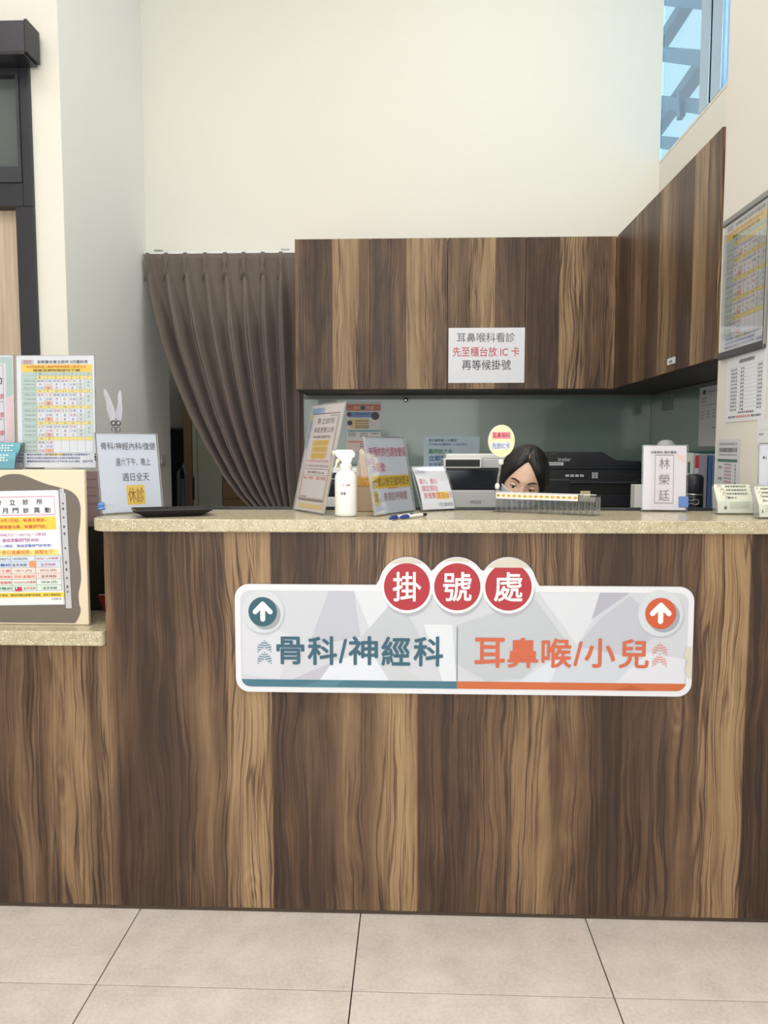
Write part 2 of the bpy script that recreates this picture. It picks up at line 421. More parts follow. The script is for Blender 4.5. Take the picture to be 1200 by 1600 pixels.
# left wall that faces the lobby, with the black framed door
xr = P(55, 320, Y=1.15).x; zd = P(60, 78, Y=1.15).z
m = MB(); m.box(xr, XL-.12, 1.15, 1.27, 0, 4.2); m.box(-4.45, xr, 1.15, 1.27, zd, 4.2); m.box(-4.45, xr-1.05, 1.15, 1.27, 0, zd)
m.box(XL-.1201, XL-.0002, 1.1495, 1.16, 0, 4.2)
struct(m.build('wall_front', WHITEWALL))
struct(bx('wall_lobby_left', -4.45, -4.33, -4.4, 1.15, 0, 4.2, WHITEWALL))
struct(bx('wall_lobby_rear', -4.45, 1.36, -4.4, -4.28, 0, 4.2, WHITEWALL))
m = MB(); m.box(.95, 1.36, -4.28, .50, 0, 4.2)
struct(m.build('wall_right', pm('pillar_paint', (235, 230, 222), .75, .015, 3)))
m = MB(); m.box(1.24, 1.36, .50, 2.12, 0, 2.692); m.box(1.24, 1.36, .50, 2.12, 4.02, 4.2)
struct(m.build('wall_window', WHITEWALL))
# room behind the curtain
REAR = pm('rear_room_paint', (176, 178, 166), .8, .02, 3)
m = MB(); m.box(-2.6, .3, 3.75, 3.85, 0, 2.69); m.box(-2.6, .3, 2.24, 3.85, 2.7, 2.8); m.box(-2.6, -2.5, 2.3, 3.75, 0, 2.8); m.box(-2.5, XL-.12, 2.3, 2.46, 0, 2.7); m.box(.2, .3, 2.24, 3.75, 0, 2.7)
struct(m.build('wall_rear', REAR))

# door at the far left
dr = thing('door_1', None, None, (xr, 1.15, 0)); struct(dr)
xi, zt0, zt1, zl = P(36, 210, Y=1.15).x, P(20, 120, Y=1.15).z, P(20, 288, Y=1.15).z, P(20, 325, Y=1.15).z
xi2 = P(32, 440, Y=1.15).x; x0d = xr-1.05
m = MB(); m.box(xi, xr, 1.13, 1.25, zl, zd); m.box(xi2, xr, 1.13, 1.25, 0, zl); m.box(x0d, xi, 1.13, 1.25, zt0, zd); m.box(x0d, xi, 1.13, 1.25, zl, zt1); m.box(x0d, x0d+.1, 1.13, 1.25, 0, zd)
m.build('frame', FRAME, dr, True, .003)
bx('transom_bead', xi-.012, xi, 1.125, 1.16, zt1, zt0, pm('dark_bead', (54, 57, 64), .4), dr, world=True)
bx('transom_bead', x0d+.1, xi-.012, 1.125, 1.16, zt1-.0, zt1+.06, pm('dark_bead', (54, 57, 64), .4), dr, world=True)
bx('transom_pane', x0d+.1, xi, 1.17, 1.178, zt1, zt0, pm('smoked_glass', (96, 104, 104), .06, .03, 2, spec=.8), dr, world=True)
def make_oak():
    s = NT('pale_oak'); tc = s.n('ShaderNodeTexCoord').outputs['Object']; mp = s.n('ShaderNodeMapping'); s.t.links.new(tc, mp.inputs[0]); mp.inputs['Scale'].default_value = (60, 60, 2)
    n = s.noise(mp.outputs[0], 1, 4); s.t.links.new(s.ramp(n, [(.35, lin((186, 166, 142))), (.65, lin((208, 190, 168)))]), s.b.inputs['Base Color']); s.b.inputs['Roughness'].default_value = .5
    return s.m
OAK = make_oak()
bx('door_leaf', x0d+.1, xi2, 1.18, 1.22, 0.01, zl, OAK, dr, .002, True)
hd = thing('door_closer_housing', 'dark box housing above the black framed door, at the top left', 'door operator', (P(20, 60, Y=1.05).x, 1.13, P(20, 80, Y=1.05).z))
z0, z1 = P(20, 81, Y=1.03).z, P(20, 31, Y=1.03).z; xh = P(38, 60, Y=1.03).x
bx('cover', x0d, xh, 1.03, 1.13, z0, z1, pm('housing_grey', (58, 57, 66), .4, .05), hd, .004, True)
bx('end_cap', xh, xh+.012, 1.028, 1.13, z0-.003, z1+.003, FRAME, hd, .002, True)
bx('bottom_lip', x0d, xh, 1.025, 1.13, z0-.012, z0, DARKPL, hd, .002, True)

# window high on the right, steel canopy outside
wn = thing('window_1', None, None, (1.3, 1.3, 2.692)); struct(wn)
MUL = pm('mullion_silver', (176, 198, 222), .14, .05, 40, metal=1)
ya, yb = P(1129, 60, X=1.24).y, P(1096, 60, X=1.24).y
yc = (ya+yb)/2
bx('mullion', 1.236, 1.30, yc+.012, yb, 2.692, 4.02, MUL, wn, .004, True)
bx('mullion', 1.236, 1.30, ya, yc-.012, 2.692, 4.02, MUL, wn, .004, True)
bx('gasket', 1.25, 1.29, yc-.012, yc+.012, 2.692, 4.02, pm('dark_gasket', (60, 62, 66), .6), wn, 0, True)
GL = clear('window_glass', (.95, .985, 1.0), .35, .01)
for y0, y1 in ((yb, 2.12), (.50, ya)): bx('pane', 1.2425, 1.2495, y0, y1, 2.692, 4.02, GL, wn, 0, True)
bx('sill', 1.2385, 1.30, .50, 2.12, 2.680, 2.692, WHITEWALL, wn, 0, True)
CB = pm('canopy_steel', (112, 140, 166), .45, .06, 10)
cn = thing('steel_canopy', 'blue-grey steel lattice canopy outside the high window', 'canopy', (2.4, 2.0, 2.6))
def beam(name, p0, p1, w, X=2.4, d=.12):
    a, b = P(*p0, X=X), P(*p1, X=X); q = (b-a).normalized(); n = Vector((0, -q.z, q.y))*w/2
    m = MB(); pts = [a-n, b-n, b+n, a+n]
    m.add([p+Vector((0, 0, 0)) for p in pts]+[p+Vector((d, 0, 0)) for p in pts], [(0, 1, 2, 3), (7, 6, 5, 4), (0, 4, 5, 1), (1, 5, 6, 2), (2, 6, 7, 3), (3, 7, 4, 0)])
    m.build(name, CB, cn, True)
for a, b, w in (((985, 80), (1180, 102), .115), ((985, 155), (1180, 178), .105), ((985, 218), (1180, 240), .10), ((985, -6), (1180, 10), .11), ((985, -80), (1180, -62), .11)): beam('purlin', a, b, w)
for a, b, w in (((1010, 92), (1086, -30), .095), ((1008, 216), (1128, 42), .105), ((1127, 62), (1172, -30), .08)): beam('rafter', a, b, w, 2.52)
m = MB(); m.prism([(0, 0), (.09, .01), (.03, .24), (-.03, .22)], 0, .05, lambda a, b, h: P(1057, 188, X=2.36)+Vector((h, -a, b))); m.build('bracket', CB, cn, True)
for yy in (.2, 3.2): bx('post', 2.4, 2.52, yy, yy+.12, 0, 4.4, CB, cn, 0, True)
struct(bx('floor_outside', 1.4, 9, -4, 8, -.06, -.01, pm('outside_paving', (150, 148, 142), .9)))

# ================================================================== COUNTER
rc = thing('reception_counter', 'tall walnut reception counter carrying the large direction sign', 'counter', (0, .015, 0))
bx('front_panel', -.808, .948, 0, .03, .012, ZB-.0008, WOOD, rc, .001, True, wuv())
bx('side_panel', -.808, -.78, .03, .285, 0, ZB-.0008, WOOD, rc, 0, True, wuv(.5))
bx('skirting_strip', -.808, .948, .004, .03, 0, .012, pm('dark_skirting', (74, 62, 50), .6), rc, 0, True)
ct = thing('countertop', 'long speckled beige stone top on the tall reception counter', 'countertop', (0, .14, ZB))
pts = rrect(-.843, -.02, .949, .300, .06, 8, (1, 0, 0, 1))
MB().prism(pts, ZB, ZT-.0006, lambda a, b, h: Vector((a, b, h))).build('slab', STONE, ct, True, .004, seg=3)
er = thing('edge_rail', 'thin dark rail running behind the stone top', 'rail', (.15, .308, ZB)); bx('rail', -.60, .90, .3015, .313, .725, ZT+.008, pm('dark_edge_strip', (46, 50, 54), .4), er, .001, True)
lc = thing('low_counter', 'lower walnut counter section at the left under the notice board', 'counter', (-1.4, .1, 0))
bx('front_panel', -2.3, -.8085, 0, .03, .012, LB, WOOD, lc, .001, True, wuv())
bx('skirting_strip', -2.3, -.8085, .004, .03, 0, .012, pm('dark_skirting', (74, 62, 50), .6), lc, 0, True)
bx('side_panel', -2.3, -2.27, .03, .5, 0, LB, WOOD, lc, 0, True, wuv(.3))
bx('back_panel', -2.3, -.8085, .47, .50, 0, LB, WOOD, lc, 0, True, wuv(.3))
lt = thing('low_countertop', 'lower speckled beige stone top at the left carrying the notice board', 'countertop', (-1.4, .2, LB))
MB().prism(rrect(-2.3, -.02, -.804-.0055, .52, .012, 4, (1, 1, 0, 1)), LB, LT-.0006, lambda a, b, h: Vector((a, b, h))).build('slab', STONE, lt, True, .004, seg=3)

# ---- big direction sign on the counter front
Y0 = -.014
a0, a1, b0 = P(366, 913, Y=Y0), P(1086, 920, Y=Y0), P(370, 1081, Y=Y0)
sw, sh = (a1-a0).x, (a0-b0).z
sgn = thing('direction_sign', 'large white shaped sign with three red discs on the counter front', 'sign', (a0.x, Y0, b0.z))
sgn.rotation_euler = (0, 0, 0)
DW, DH = 720.0, 168.5
sl = lambda px, py: (px-366.0, py-913.0-(px-366)*.0092)          # read-off straightened
S = Sheet(sgn, sw, sh, DW, DH, eps=.0003)
WS = pm('sign_white', (228, 231, 239), .4, .01, 8)
cc = [sl(639.5, 917.5), sl(718.3, 917.8), sl(798, 918.3)]; RB = 45.0
top = []
for k in range(0, 141):
    u = 22+(DW-44)*k/140; v = 0.0
    for (cu, cv) in cc:
        if abs(u-cu) < RB: v = min(v, cv-math.sqrt(RB*RB-(u-cu)**2))
    top.append((u, v))
arc = lambda cu, cv, r, a0_, a1_, n=8: [(cu+r*math.cos(R(a0_+(a1_-a0_)*i/n)), cv+r*math.sin(R(a0_+(a1_-a0_)*i/n))) for i in range(n+1)]
def sign_outline(i, r, tp):
    return tp+arc(DW-i-r, i+r, r, -90, 0)[1:]+arc(DW-i-r, DH-i-r, r, 0, 90)+arc(i+r, DH-i-r, r, 90, 180)+arc(i+r, i+r, r, 180, 270)[:-1]
out = sign_outline(0, 22, top)
mb = MB(); mb.prism(out[::-1], 0.0125, 0.0, lambda a, b, h: Vector((sw*a/DW, h, sh*(1-b/DH))))
mb.build('board', WS, sgn, bevel=.0015)
inner = sign_outline(9, 15, [(24+(DW-48)*i/4, 9) for i in range(5)])
S.poly(inner, ink((205, 209, 220)), 1, 'printed_ground')
tri = [(((150, 9), (118, 95), (200, 80), (190, 9)), (189, 194, 208)), (((190, 9), (220, 80), (255, 9)), (219, 224, 234)), (((255, 20), (200, 82), (240, 110), (300, 95), (285, 60)), (192, 199, 208)),
       (((165, 148), (90, 148), (155, 120)), (190, 190, 206)), (((155, 120), (135, 148), (245, 148), (215, 100)), (222, 228, 240)), (((300, 60), (330, 148), (352, 148), (345, 60)), (222, 229, 238)),
       (((352, 60), (350, 120), (400, 148), (455, 142), (520, 80), (475, 20)), (191, 198, 207)), (((480, 10), (540, 90), (565, 50), (580, 9)), (216, 221, 231)), (((562, 50), (574, 9), (620, 9)), (178, 180, 197)),
       (((574, 50), (540, 92), (615, 110), (680, 60), (620, 14)), (190, 194, 207)), (((540, 92), (500, 148), (600, 148), (640, 110)), (203, 210, 222)), (((600, 148), (650, 100), (708, 110), (708, 148)), (219, 222, 234)),
       (((12, 50), (12, 140), (70, 148), (95, 80)), (213, 216, 228)), (((240, 110), (215, 100), (250, 148), (300, 148)), (200, 206, 214)), (((450, 148), (520, 100), (500, 148)), (215, 222, 234))]
for i, (pts, c) in enumerate(tri): S.poly(list(pts), ink(c), 2, 'printed_facet#%d' % i)
S.poly([(9, 148)]+[(353, 148), (353, 159.5)]+arc(24, 144.5, 15, 90, 165, 5), ink((70, 118, 138)), 3, 'printed_bar')
S.poly([(353, 148), (DW-10, 148)]+arc(DW-24, 144.5, 15, 15, 90, 5)+[(353, 159.5)], ink((202, 108, 66)), 3, 'printed_bar')
S.poly([(100, 159.5), (160, 159.5), (172, 148), (140, 148)], ink((82, 130, 148)), 4, 'printed_bar_facet'); S.poly([(600, 159.5), (650, 159.5), (625, 151)], ink((184, 96, 58)), 4, 'printed_bar_facet')
S.rect(352.2, 63, 353.8, 147, (128, 136, 148), 4)
for i, ((cu, cv), peel) in enumerate(zip(cc, (5, 3, 9))):
    S.circle(cu+2, cv+6, 39.5, (176, 181, 190), 3, 40, 'printed_shadow#'+str(int(cu))); S.circle(cu, cv, 40.5, (232, 236, 242), 4, 40, 'printed_ring#'+str(int(cu))); S.circle(cu, cv, 36.2, (178, 54, 66), 5, 40, 'printed_disc#'+str(int(cu)))
    a = math.acos(1-peel*1.6/44); pk = [(cu+44*math.sin(-a+2*a*i/10), cv-44*math.cos(-a+2*a*i/10)) for i in range(11)]
    S.poly(pk[::-1], pm('peeled_core', (214, 209, 196), .9, .12, 400), 6, 'peeled_patch#%d' % i)
for ch, (cu, cv) in zip('掛號處', cc): S.text(ch, cu-22.5, cv-23, cu+22.5, cv+22.5, (244, 240, 242), .015, 7)
for (cx, cy), col, r in (((411, 955.5), (52, 94, 112), 22.8), ((1034.2, 959.2), (204, 92, 60), 23.8)):
    cu, cv = sl(cx, cy); k = r/22.8
    S.circle(cu+1.5, cv+2.5, 34*k, (186, 191, 202), 3, 40, 'printed_shadow#'+str(int(cu))); S.circle(cu, cv, 33.5*k, (208, 216, 224), 4, 40, 'printed_ring#'+str(int(cu))); S.circle(cu+5, cv+4.5, 23.5*k, (160, 166, 178), 5, 36, 'printed_shadow#b'+str(int(cu))); S.circle(cu, cv, r, col, 6, 40, 'printed_disc#'+str(int(cu)))
    wa = (240, 243, 248); w_ = 3.9*k
    def bar(p, q):
        d = Vector((q[0]-p[0], q[1]-p[1])).normalized(); n = Vector((-d.y, d.x))*w_
        S.poly([(p[0]-n.x, p[1]-n.y), (q[0]-n.x, q[1]-n.y), (q[0]+n.x, q[1]+n.y), (p[0]+n.x, p[1]+n.y)], ink(wa), 7, 'printed_arrow#'+str(int(cu)))
        S.circle(p[0], p[1], w_, wa, 7, 14, 'printed_arrow#'+str(int(cu))); S.circle(q[0], q[1], w_, wa, 7, 14, 'printed_arrow#'+str(int(cu)))
    bar((cu, cv-11.5*k), (cu, cv+11.5*k)); bar((cu, cv-12*k), (cu-12*k, cv)); bar((cu, cv-12*k), (cu+12*k, cv))
TEAL, ORG = (56, 98, 118), (206, 106, 76)
def stext(t, x0, y0, x1, y1, c, b): p, q = sl(x0, y0), sl(x1, y1); S.text(t, p[0], p[1], q[0], q[1], c, b, 6)
for t, x0, x1, y0, y1 in (('骨', 432, 477, 994, 1038), ('科', 482, 529, 993.5, 1039), ('/', 531.5, 545, 998, 1036), ('神', 547, 594, 993.5, 1039), ('經', 599, 645, 994, 1040), ('科', 650, 697, 994, 1041)): stext(t, x0, y0, x1, y1, TEAL, .020)
for t, x0, x1, y0, y1 in (('耳', 746, 794, 996, 1043), ('鼻', 798, 846, 996, 1043), ('喉', 851, 898, 997, 1043), ('/', 901, 915, 1002, 1040), ('小', 918, 966, 997, 1043), ('兒', 971, 1018, 998, 1044)): stext(t, x0, y0, x1, y1, ORG, .020)
for cx, cy, c in ((413, 1000, (90, 132, 150)), (1034.5, 1004, (222, 146, 120))):
    for ch in (0, 18):
        for i in range(-5, 6):
            for j in range(6):
                if (i+j) % 2 == 0:
                    u, v = sl(cx+i*2.05, cy+ch+abs(i)*1.55+j*1.9); S.rect(u-.95, v, u+.95, v+1.7, c, 5, 'printed_chevron#%d%d' % (cx, ch))
u, v = sl(1077, 1012); S.poly([(u-2, v), (DW-1, v-1), (DW-1.5, v+46), (u+4, v+47), (u-4, v+34), (u+1, v+20), (u-5, v+12)], pm('peeled_core', (214, 209, 196), .9, .12, 400), 8, 'peeled_patch#9')
S.done()

# ================================================================== OVERHEAD CABINETS
CZ0, CZ1 = 1.529, 2.229
UND = pm('shaded_underside', (70, 58, 48), .5, .1, 20)  # shadow under the cabinets put into the dark board colour
def cab_x(label, doors):
    x0, x1 = doors[0][0], doors[-1][1]
    c = thing('overhead_cabinet', label, 'cabinet', ((x0+x1)/2, 1.94, CZ0), 0, 'overhead cabinets round the reception')
    xe = 1.238 if x1 > .5 else x1-.001
    bx('body', x0+.001, xe, 1.769, 2.118, CZ0+.004, CZ1-.002, WOOD, c, 0, True, wuv(.37))
    for a, b, f in doors: bx('door', a+.001, b-.001, 1.75, 1.768, CZ0, CZ1, WOOD, c, .0008, True, f)
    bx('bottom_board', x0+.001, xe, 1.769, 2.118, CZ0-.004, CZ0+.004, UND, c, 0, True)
cab_x('left two-door walnut cabinet on the back wall, next to the curtain', [(-.56, -.205, wuv(-.39-.367, -1, 0) if False else (lambda a, b, p: (-.367-(a+.385), b+.3))), (-.205, .161, lambda a, b, p: (-(a+.034)+.0165, b+1.7))])
cab_x('right two-door walnut cabinet on the back wall, holding the registration notice', [(.161, .525, lambda a, b, p: ((a-.385)+.0165, b+2.9)), (.525, .900, lambda a, b, p: (-.367-(a-.68), b+4.1))])
for i, (y0, y1, nm) in enumerate(((.53, .94, 'walnut side cabinet nearest the white pillar'), (.94, 1.35, 'middle walnut side cabinet, under the high window'), (1.35, 1.748, 'walnut side cabinet in the corner by the back wall'))):
    c = thing('overhead_cabinet', nm, 'cabinet', (1.09, (y0+y1)/2, CZ0), 0, 'overhead cabinets round the reception')
    bx('body', .963, 1.238, y0+.001, y1-.001, CZ0+.004, CZ1-.002, WOOD, c, 0, True, wuv(.37))
    bx('door', .944, .962, y0+.001, y1-.001, CZ0, CZ1+.03*0, WOOD, c, .0008, True, (lambda o: (lambda a, b, p: (a*1.0+o, b+.9+o)))(.12+.02*i))
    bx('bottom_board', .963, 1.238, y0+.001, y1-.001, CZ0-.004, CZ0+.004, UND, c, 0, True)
    if i == 0: bx('end_panel', .944, 1.238, .512, .530, CZ0, CZ1, WOOD, c, 0, True, wuv(.2))
struct(bx('trim_1', .9005, .9435, 1.752, 1.768, CZ0, CZ1, WOOD, None, 0, False, wuv(.2)))
struct(bx('trim_2', -.598, -.575, 2.09, 2.119, .9, CZ0+.02, pm('brown_trim', (92, 76, 60), .5)))
bt = pm('tag_white', (226, 228, 232), .6)
tg = thing('cabinet_tag', 'tiny white tag on the lower edge of the side cabinets', 'label', (.9435, P(1049, 562, X=.9435).y, P(1049, 567, X=.9435).z))
ty0, ty1 = P(1043, 562, X=.9435).y, P(1055, 562, X=.9435).y
bx('tag', .942, .9438, ty1, ty0, P(1049, 569, X=.943).z, P(1049, 559, X=.943).z, bt, tg, 0, True)
stg = Sheet(tg, ty0-ty1, .02, 10, 10, Matrix.Translation((.9419-.9435, (ty0-tg.location.y), -.003)) @ Matrix.Rotation(-math.pi/2, 4, 'Z'))
stg.text('88', 3, 4, 7, 8, (90, 90, 96), .01, 2)

# glass behind the worktops
GLS = pm('backpainted_glass', (122, 143, 138), .12, .03, 1.5, coat=.3)
gb = thing('glass_splashback', 'grey-green glass splashback under the back wall cabinets', 'splashback', (.3, 2.114, .9))
bx('glass', -.575, 1.232, 2.108, 2.1195, .902, CZ0-.024, GLS, gb, .001, True); bx('edge_profile', -.575, 1.232, 2.104, 2.1195, CZ0-.024, CZ0-.006, pm('grey_profile', (120, 124, 122), .4), gb, 0, True)
gb = thing('glass_splashback', 'grey-green glass splashback under the side cabinets', 'splashback', (1.236, 1.3, .9))
bx('glass', 1.2285, 1.2395, .502, 2.104, .902, CZ0-.024, GLS, gb, .001, True); bx('edge_profile', 1.224, 1.2395, .502, 2.104, CZ0-.024, CZ0-.006, pm('grey_profile', (120, 124, 122), .4), gb, 0, True)
# worktops and base cabinets behind the counter
DESK = pm('desk_laminate', (150, 140, 128), .5)
wt = thing('back_worktop', 'beige worktop along the back wall under the printers', 'worktop', (.3, 1.8, .87)); bx('board', -.575, 1.225, 1.42, 2.107, .865, .90, DESK, wt, .002, True)
wt = thing('side_worktop', 'beige worktop along the right wall under the folders', 'worktop', (1, 1., .87)); bx('board', .72, 1.225, .505, 1.418, .865, .90, DESK, wt, .002, True)
for i in range(3):
    x0 = -.57+.42*i
    c = thing('base_cabinet', ('leftmost', 'middle', 'rightmost')[i]+' walnut base cabinet under the back worktop', 'cabinet', (x0+.21, 1.78, 0), 0, 'base cabinets under the back worktop')
    bx('body', x0, x0+.415, 1.46, 2.10, 0, .864, WOOD, c, 0, True, wuv(.3)); 
    for q in (0, 1): bx('door', x0+.002+q*.208, x0+.206+q*.208, 1.44, 1.459, .06, .86, WOOD, c, .001, True, wuv(.1*q))
c = thing('base_cabinet', 'walnut base cabinet under the side worktop', 'cabinet', (1, 1., 0)); bx('body', .76, 1.22, .51, 1.40, 0, .864, WOOD, c, 0, True, wuv(.3)); bx('door', .74, .759, .512, .955, .06, .86, WOOD, c, .001, True, wuv(.6)); bx('door', .74, .759, .957, 1.398, .06, .86, WOOD, c, .001, True, wuv(.9))

# ================================================================== CURTAIN
lb = [(397, 227), (440, 233), (470, 240), (545, 260), (600, 280), (650, 301), (698, 326), (742, 353), (772, 376), (797, 402), (830, 424), (870, 434), (1000, 436), (1150, 430)]
lbx = [(P(px, py, Y=2.05).z, P(px, py, Y=2.05).x) for py, px in lb]
pl = [P(px, 420, Y=2.05).x for px in (231, 260, 290, 321, 352, 381, 411, 439)]
XRC = -.602
def left_edge(z):
    if z >= lbx[0][0]: return lbx[0][1]
    for (za, xa), (zb, xb) in zip(lbx, lbx[1:]):
        if z >= zb:
            t = (za-z)/(za-zb); t2 = t
            return xa+(xb-xa)*t2
    return lbx[-1][1]
ztop = lbx[0][0]; xl0 = lbx[0][1]
ps = [(x-xl0)/(XRC-xl0) for x in pl]
def fold(s, z):
    """depth of the cloth: pinch pleats at the heading, opening to wide soft folds below"""
    i = min(range(8), key=lambda k: abs(ps[k]-s)); pitch = ps[1]-ps[0]
    q = (s-ps[i])/pitch                       # -.5 .. .5 round a pleat
    d = ztop-z
    k_ = min(1, max(0, (d-.07)/.30))
    hgt = .010+.085*k_**.8
    if d < .07: hgt = .010+.012*math.exp(-((d-.06)/.03)**2)
    qq = q-.05*k_
    a = math.exp(-(abs(qq)/(.15+.20*k_))**(2+2.2*k_))
    dip = k_*(.20*math.exp(-((q+.02-.05*(i % 3-1))/.07)**2) if i % 3 != 1 else .06*math.exp(-((q-.1)/.06)**2))
    return hgt*(a-dip), q
def cur(s, t):
    z = ztop-(ztop-.14)*t; L = left_edge(z); wd = XRC-L
    h, q = fold(s, z)
    comp = wd/(XRC-xl0)
    lean = q*.055*min(1, max(0, (ztop-z-.06)/.25))*comp
    lb_ = .012*math.exp(-(abs(s)/.02)**2)
    return Vector((L+wd*s-lean*(1-abs(q)*2)*1.0, 2.066-h*(1+.2*(1-comp))-lb_+.006*math.sin(s*40+z*6), z))
def make_cloth():
    s = NT('curtain_cloth'); tc = s.n('ShaderNodeTexCoord').outputs['Object']; mp = s.n('ShaderNodeMapping'); s.t.links.new(tc, mp.inputs[0]); mp.inputs['Scale'].default_value = (500, 500, 160)
    n = s.noise(mp.outputs[0], 1, 3); s.t.links.new(s.ramp(n, [(.3, lin((104, 93, 86))), (.7, lin((120, 108, 100)))]), s.b.inputs['Base Color']); s.b.inputs['Roughness'].default_value = .85
    s.b.inputs['Sheen Weight'].default_value = .15
    return s.m
CLOTH = make_cloth()
ck = thing('curtain', 'dark taupe pinch-pleated curtain drawn to the right beside the cabinets', 'curtain', (-.9, 2.06, 1.2))
MB().grid(cur, 260, 90).build('cloth', CLOTH, ck, True, 0, True, solid=.003)
m = MB()
for k, x in enumerate(pl):
    z0 = ztop+.004
    for dx in (-.010, 0, .010):
        m.tube([(x+dx*.5, 2.046, z0), (x+dx*.7, 2.040, z0-.035), (x+dx*.15, 2.036, z0-.068), (x+dx*.9, 2.040, z0-.10), (x+dx*1.6, 2.046, z0-.14)], [.005, .0055, .004, .005, .003], 6)
m.build('pinch_pleats', CLOTH, ck, True, 0, True)
tr = thing('curtain_track', 'thin white curtain track above the taupe curtain', 'curtain track', (-.9, 2.08, 2.26))
bx('rail', XL+.004, -.58, 2.070, 2.095, ztop+.004, ztop+.018, WHITEPL, tr, .002, True)
for px in (249, 446): q = P(px, 394, Y=2.09).x; bx('bracket', q-.02, min(q+.02, -.565), 2.068, 2.119, ztop+.018, ztop+.026, ALU, tr, .001, True)

# ---- what shows past the curtain in the rear room
q = lambda px, py: P(px, py, Y=3.70)
d2 = thing('door_2', None, None, (q(265, 700).x, 3.72, 0)); struct(d2)
bx('dark_pane', q(262, 700).x, q(299, 700).x, 3.70, 3.745, .2, q(280, 671).z, pm('dark_glass', (20, 28, 38), .15, .2, 4), d2, 0, True)
bx('frame_rail', q(262, 700).x, q(299, 700).x, 3.69, 3.748, q(280, 671).z, q(280, 671).z+.015, pm('rear_frame', (90, 92, 86), .6), d2, 0, True)
bt_ = thing('walking_frame', 'dim grey metal walking frame in the dark doorway past the curtain', 'walking aid', (q(285, 760).x, 3.3, 0))
G2 = pm('dull_metal', (110, 114, 120), .5, .1)
xa, xb = P(277, 760, Y=3.3).x, P(288, 760, Y=3.3).x; zz = P(283, 726, Y=3.3).z
MB().tube([(xa, 3.3, 0), (xa+.01, 3.3, zz-.05), (xb, 3.28, zz), (xb+.012, 3.3, zz-.07), (xb, 3.35, 0)], .011, 8).build('tube_frame', G2, bt_, True, 0, True)
bx('panel', xb-.03, xb+.012, 3.31, 3.33, .35, zz-.1, G2, bt_, .004, True)
pp = thing('pinned_papers', 'two dim paper sheets hanging in the dark doorway past the curtain', 'paper', (q(297, 740).x, 3.69, 1.0))
for y0, y1, x0 in ((718, 730, 296), (736, 756, 294)): bx('sheet', q(x0, 740).x, q(301, 740).x, 3.685, 3.69, q(297, y1).z, q(297, y0).z, PAPER, pp, 0, True)
sc_ = thing('tall_cupboard', 'tall pale cupboard with a dark handle, past the curtain', 'cupboard', (q(325, 740).x, 3.6, 0))
GP = pm('pale_green_panel', (178, 182, 164), .6, .02)
bx('side_board', q(300, 740).x, q(311.5, 740).x, 3.50, 3.745, 0, 2.0, pm('brown_board', (140, 112, 78), .5, .08, 12), sc_, .002, True)
dd = bx('door', q(312, 740).x, q(318, 740).x+.004, 3.52, 3.54, .02, 2.0, GP, sc_, .002, True); bx('handle', q(313, 740).x, q(314.5, 740).x, 3.505, 3.519, q(313, 778).z, q(313, 744).z, DARKPL, dd, .002, True)
bx('door', q(319, 740).x+.003, q(356, 740).x, 3.52, 3.54, .02, 2.0, GP, sc_, .002, True); bx('body', q(312, 740).x, q(356, 740).x, 3.541, 3.745, 0, 2.0, GP, sc_, 0, True)
dw = thing('drawer_unit', 'brown drawer unit beside the pale cupboard past the curtain', 'drawers', (q(385, 780).x, 3.55, 0))
BB = pm('brown_board', (140, 112, 78), .5, .08, 12)
bx('body', q(357.5, 780).x, q(420, 780).x, 3.53, 3.745, 0, q(370, 752).z, BB, dw, .002, True)
z1 = q(370, 754).z
for k in range(5): bx('drawer', q(357.5, 780).x+.003, q(420, 780).x-.003, 3.51, 3.529, z1-.11*(k+1)+.004, z1-.11*k, BB, dw, .002, True)
sw_ = P(256, 718, X=XL)
lsw = thing('light_switch', 'white light switch on the left wall beside the closed-day notice', 'switch', (XL, sw_.y, sw_.z))
bx('plate', XL, XL+.008, sw_.y-.10, sw_.y+.02, sw_.z-.03, sw_.z+.035, WHITEPL, lsw, .002, True); bx('rocker', XL+.008, XL+.012, sw_.y-.07, sw_.y-.01, sw_.z-.02, sw_.z+.022, pm('switch_grey', (205, 206, 206), .4), lsw, .001, True)

